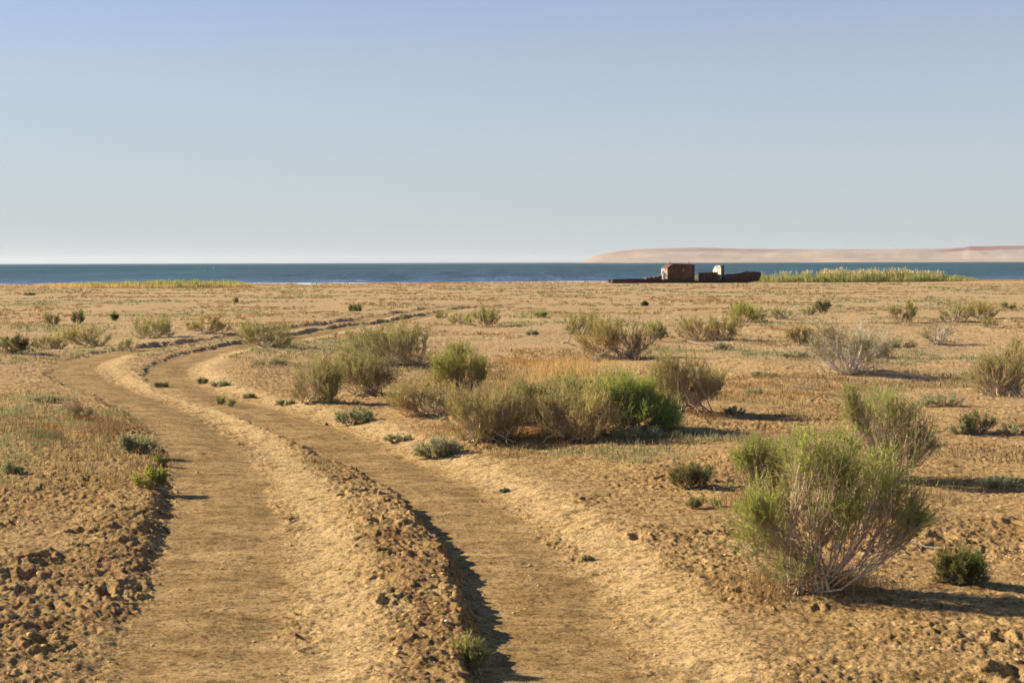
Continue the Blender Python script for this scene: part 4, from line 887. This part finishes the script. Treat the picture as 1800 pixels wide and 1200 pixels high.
    P = np.array([[(U(1208.0), -0.4, zt2 + 0.02), (U(1208.2), -0.4, zt2 + 0.22), (U(1207.4), -0.4, zt2 + 0.36), (U(1209.5), -0.4, zt2 + 0.38), (U(1211), -0.4, zt2 + 0.2)]])
    v, f, c = tubes(P, np.array([0.025]), np.array([0.02]), 6, np.array([(0.1, 0.05, 0.03)])); mesh_from('bent_rail', v, f, R_D, c, roof)
    # hatch blocks on the after deck
    for (a, b, t, y0) in ((1132, 1136, 487.2, -0.9), (1137, 1143, 486.4, -1.0), (1145, 1152, 485.8, -1.1), (1152, 1158, 484.6, -1.15)):
        box('hatch_block', U(a), U(b), y0, y0 + 1.4, Zt(490.6), Zt(t), R_B, tilt=0.03)
    # engine casing and white-painted wheelhouse remnant
    plate('casing_wall', (U(1231), -1.25), (U(1256), -1.25), Zt(493.4), Zt(479.6), Zt(479.4), R_C, [(0.25, 0.22, 0.05, 0.07), (0.42, 0.15, 0.035, 0.1), (0.9, 0.3, 0.04, 0.07)])
    plate('casing_wall', (U(1232), 0.9), (U(1256), 0.9), Zt(493.4), Zt(480), Zt(479.8), R_D)
    plate('casing_end', (U(1231.4), 0.85), (U(1231.4), -1.2), Zt(493.4), Zt(479.8), Zt(479.8), R_B)
    box('casing_top', U(1231), U(1256), -1.3, 0.95, Zt(479.5), Zt(479.5) + 0.06, R_D)
    for q in (1236, 1241, 1247): box('rib', U(q), U(q) + 0.08, -1.36, -1.29, Zt(493), Zt(480), R_D)
    # upright wheelhouse side: rounded top, seen from the sunlit side
    def upright(name, A, B, mat, round_top, holes):
        A = np.array(A); B = np.array(B); d = B - A; L = np.hypot(*d); z0 = Zt(492.2)
        nx, nz = 20, 34; V = []; F = []; nrm = np.array([d[1], -d[0]]) / L
        topf = lambda u: round_top(u)
        for s in (0, 1):
            for j in range(nz + 1):
                for i in range(nx + 1):
                    u = i / nx; zz = z0 + (topf(u) - z0) * j / nz; q = A + d * u + nrm * (0.03 if s else -0.03); V.append((q[0], q[1], zz))
        NN = (nx + 1) * (nz + 1)
        keep = {(i, j) for i in range(nx) for j in range(nz) if not any((((i + .5) / nx - c[0]) / c[2]) ** 2 + (((j + .5) / nz - c[1]) / c[3]) ** 2 < 1 for c in holes)}
        for (i, j) in keep:
            a = j * (nx + 1) + i; q = (a, a + 1, a + nx + 2, a + nx + 1); F.append(q); F.append(tuple(NN + w for w in reversed(q)))
            for (ni, nj, e0, e1) in ((i - 1, j, q[3], q[0]), (i + 1, j, q[1], q[2]), (i, j - 1, q[0], q[1]), (i, j + 1, q[2], q[3])):
                if (ni, nj) not in keep: F.append((e1, e0, e0 + NN, e1 + NN))
        me = bpy.data.meshes.new(name); me.from_pydata([tuple(map(float, v)) for v in V], [], F); me.materials.append(mat); o = bpy.data.objects.new(name, me); COL.objects.link(o); o.parent = root; return o
    zr = Zt(466.2)
    # plate runs from far-left to near-right so that the low sun from the left strikes it
    w = upright('white_bulkhead', (U(1257.5), 0.75), (U(1263.5), -1.0), R_W, lambda u: zr - 0.62 * max(0, (0.48 - u) / 0.48) ** 2.0 - 0.05 * u, [(0.55, 0.93, 0.10, 0.035), (0.22, 0.87, 0.07, 0.03), (0.62, 0.55, 0.06, 0.05), (0.42, 0.40, 0.10, 0.02), (0.78, 0.80, 0.05, 0.05), (0.3, 0.66, 0.05, 0.03)])
    box('post', U(1264.8), U(1268.3), -1.10, -0.86, Zt(493), Zt(466.4), R_D); box('post', U(1264.5), U(1266.5), 0.75, 0.9, Zt(493), Zt(467.5), R_D)
    plate('bulkhead_side', (U(1266), -0.86), (U(1267.5), 0.74), Zt(491), Zt(467), Zt(468), R_D, [(0.5, 0.7, 0.25, 0.12)])
    box('cap_rail', U(1268.5), U(1300), -1.68, -1.58, Zt(482.4) , Zt(482.4) + 0.06, R_D, tilt=0.015)
build_wreck()

# ------------------------------------------------------------------ two bathers wading far out
def person(px, py, hpx, label, skin, top, hair_c, seed, lean):
    d = ray(px, py); t = (WATER_Z - CAM[2]) / d[2]; p = CAM + d * t; root = empty('person', (p[0], p[1], WATER_Z - 0.5), 0.4 * seed)
    tag(root, label, 'person')
    me = bpy.data.meshes.new('body')
    J = [((0, 0, .92), .13), ((0, 0.01, 1.12), .12), ((lean * .3, 0, 1.36), .145), ((lean * .5, 0, 1.50), .055), ((lean * .6, -.01, 1.60), .085), ((lean * .6, -.01, 1.70), .075),
         ((.18 + lean * .3, 0, 1.42), .055), ((.27, -.06, 1.14), .042), ((.20, -.24, .96), .032), ((-.18 + lean * .3, 0, 1.42), .055), ((-.30, .02, 1.16), .042), ((-.30, -.14, .93), .032),
         ((.10, 0, .84), .10), ((.12, -.02, .48), .07), ((.12, .02, .06), .045), ((-.10, 0, .84), .10), ((-.13, .04, .48), .07), ((-.13, .06, .06), .045), ((.12, -.14, .03), .035), ((-.13, -.10, .03), .035)]
    E = [(0, 1), (1, 2), (2, 3), (3, 4), (4, 5), (2, 6), (6, 7), (7, 8), (2, 9), (9, 10), (10, 11), (0, 12), (12, 13), (13, 14), (0, 15), (15, 16), (16, 17), (14, 18), (17, 19)]
    me.from_pydata([j[0] for j in J], E, [])
    o = bpy.data.objects.new('body', me); COL.objects.link(o); o.parent = root; me.materials.append(skin); o.modifiers.new('skin', 'SKIN')
    for i, j in enumerate(J): me.skin_vertices[0].data[i].radius = (j[1], j[1] * 0.8)
    me.skin_vertices[0].data[0].use_root = True
    o.modifiers.new('sub', 'SUBSURF').levels = 1
    def shell(name, c, r, mat, z0=-2):
        V = []; F = []
        for j in range(9):
            th = math.pi * j / 8
            for i in range(14):
                a = 2 * math.pi * i / 14; V.append((c[0] + r[0] * math.sin(th) * math.cos(a), c[1] + r[1] * math.sin(th) * math.sin(a), max(c[2] + r[2] * math.cos(th), z0)))
        for j in range(8):
            for i in range(14): F.append((j * 14 + i, (j + 1) * 14 + i, (j + 1) * 14 + (i + 1) % 14, j * 14 + (i + 1) % 14))
        m2 = bpy.data.meshes.new(name); m2.from_pydata(V, [], F); m2.materials.append(mat); q = bpy.data.objects.new(name, m2); COL.objects.link(q); q.parent = root
        for f in m2.polygons: f.use_smooth = True
    shell('hair', (lean * .6, 0.02, 1.70), (.10, .11, .10), hair_c, 1.66)
    if top: shell('shirt', (lean * .25, 0.0, 1.25), (.25, .17, .27), top)
    shell('shorts', (0, 0, .88), (.19, .16, .17), mat_plain('shorts_cloth', (0.35, 0.07, 0.06) if top else (0.05, 0.05, 0.07)))
SKIN = mat_plain('skin', (0.42, 0.24, 0.16), 0.6, 0.1); HAIR = mat_plain('dark_hair', (0.015, 0.012, 0.01), 0.6)
person(364, 477, 6, 'dark haired bare-chested person wading in the sea, the left one of the two bathers', SKIN, None, HAIR, 1, 0.05)
person(376, 475, 6, 'person in a white shirt wading in the sea, the right one of the two bathers', SKIN, mat_plain('white_cotton', (0.8, 0.8, 0.8), 0.7, 0.05), HAIR, 2, -0.25)

# ------------------------------------------------------------------ dusty air over the water
def build_haze():
    V = [(x, y, z) for z in (-8.0, 92.0) for (x, y) in ((-21000, -2500), (21000, -2500), (21000, 21500), (-21000, 21500))]
    me = bpy.data.meshes.new('haze'); me.from_pydata(V, [], [(0, 3, 2, 1), (4, 5, 6, 7), (0, 1, 5, 4), (1, 2, 6, 5), (2, 3, 7, 6), (3, 0, 4, 7)])
    t = NT('dusty_air'); v = t.n('ShaderNodeVolumePrincipled'); v.inputs['Density'].default_value = 0.00005; v.inputs['Color'].default_value = (0.80, 0.88, 1, 1); v.inputs['Anisotropy'].default_value = 0.2
    t.l(v.outputs[0], t.out.inputs['Volume']); me.materials.append(t.m)
    o = bpy.data.objects.new('haze', me); COL.objects.link(o); tag(o, kind='stuff')
build_haze()
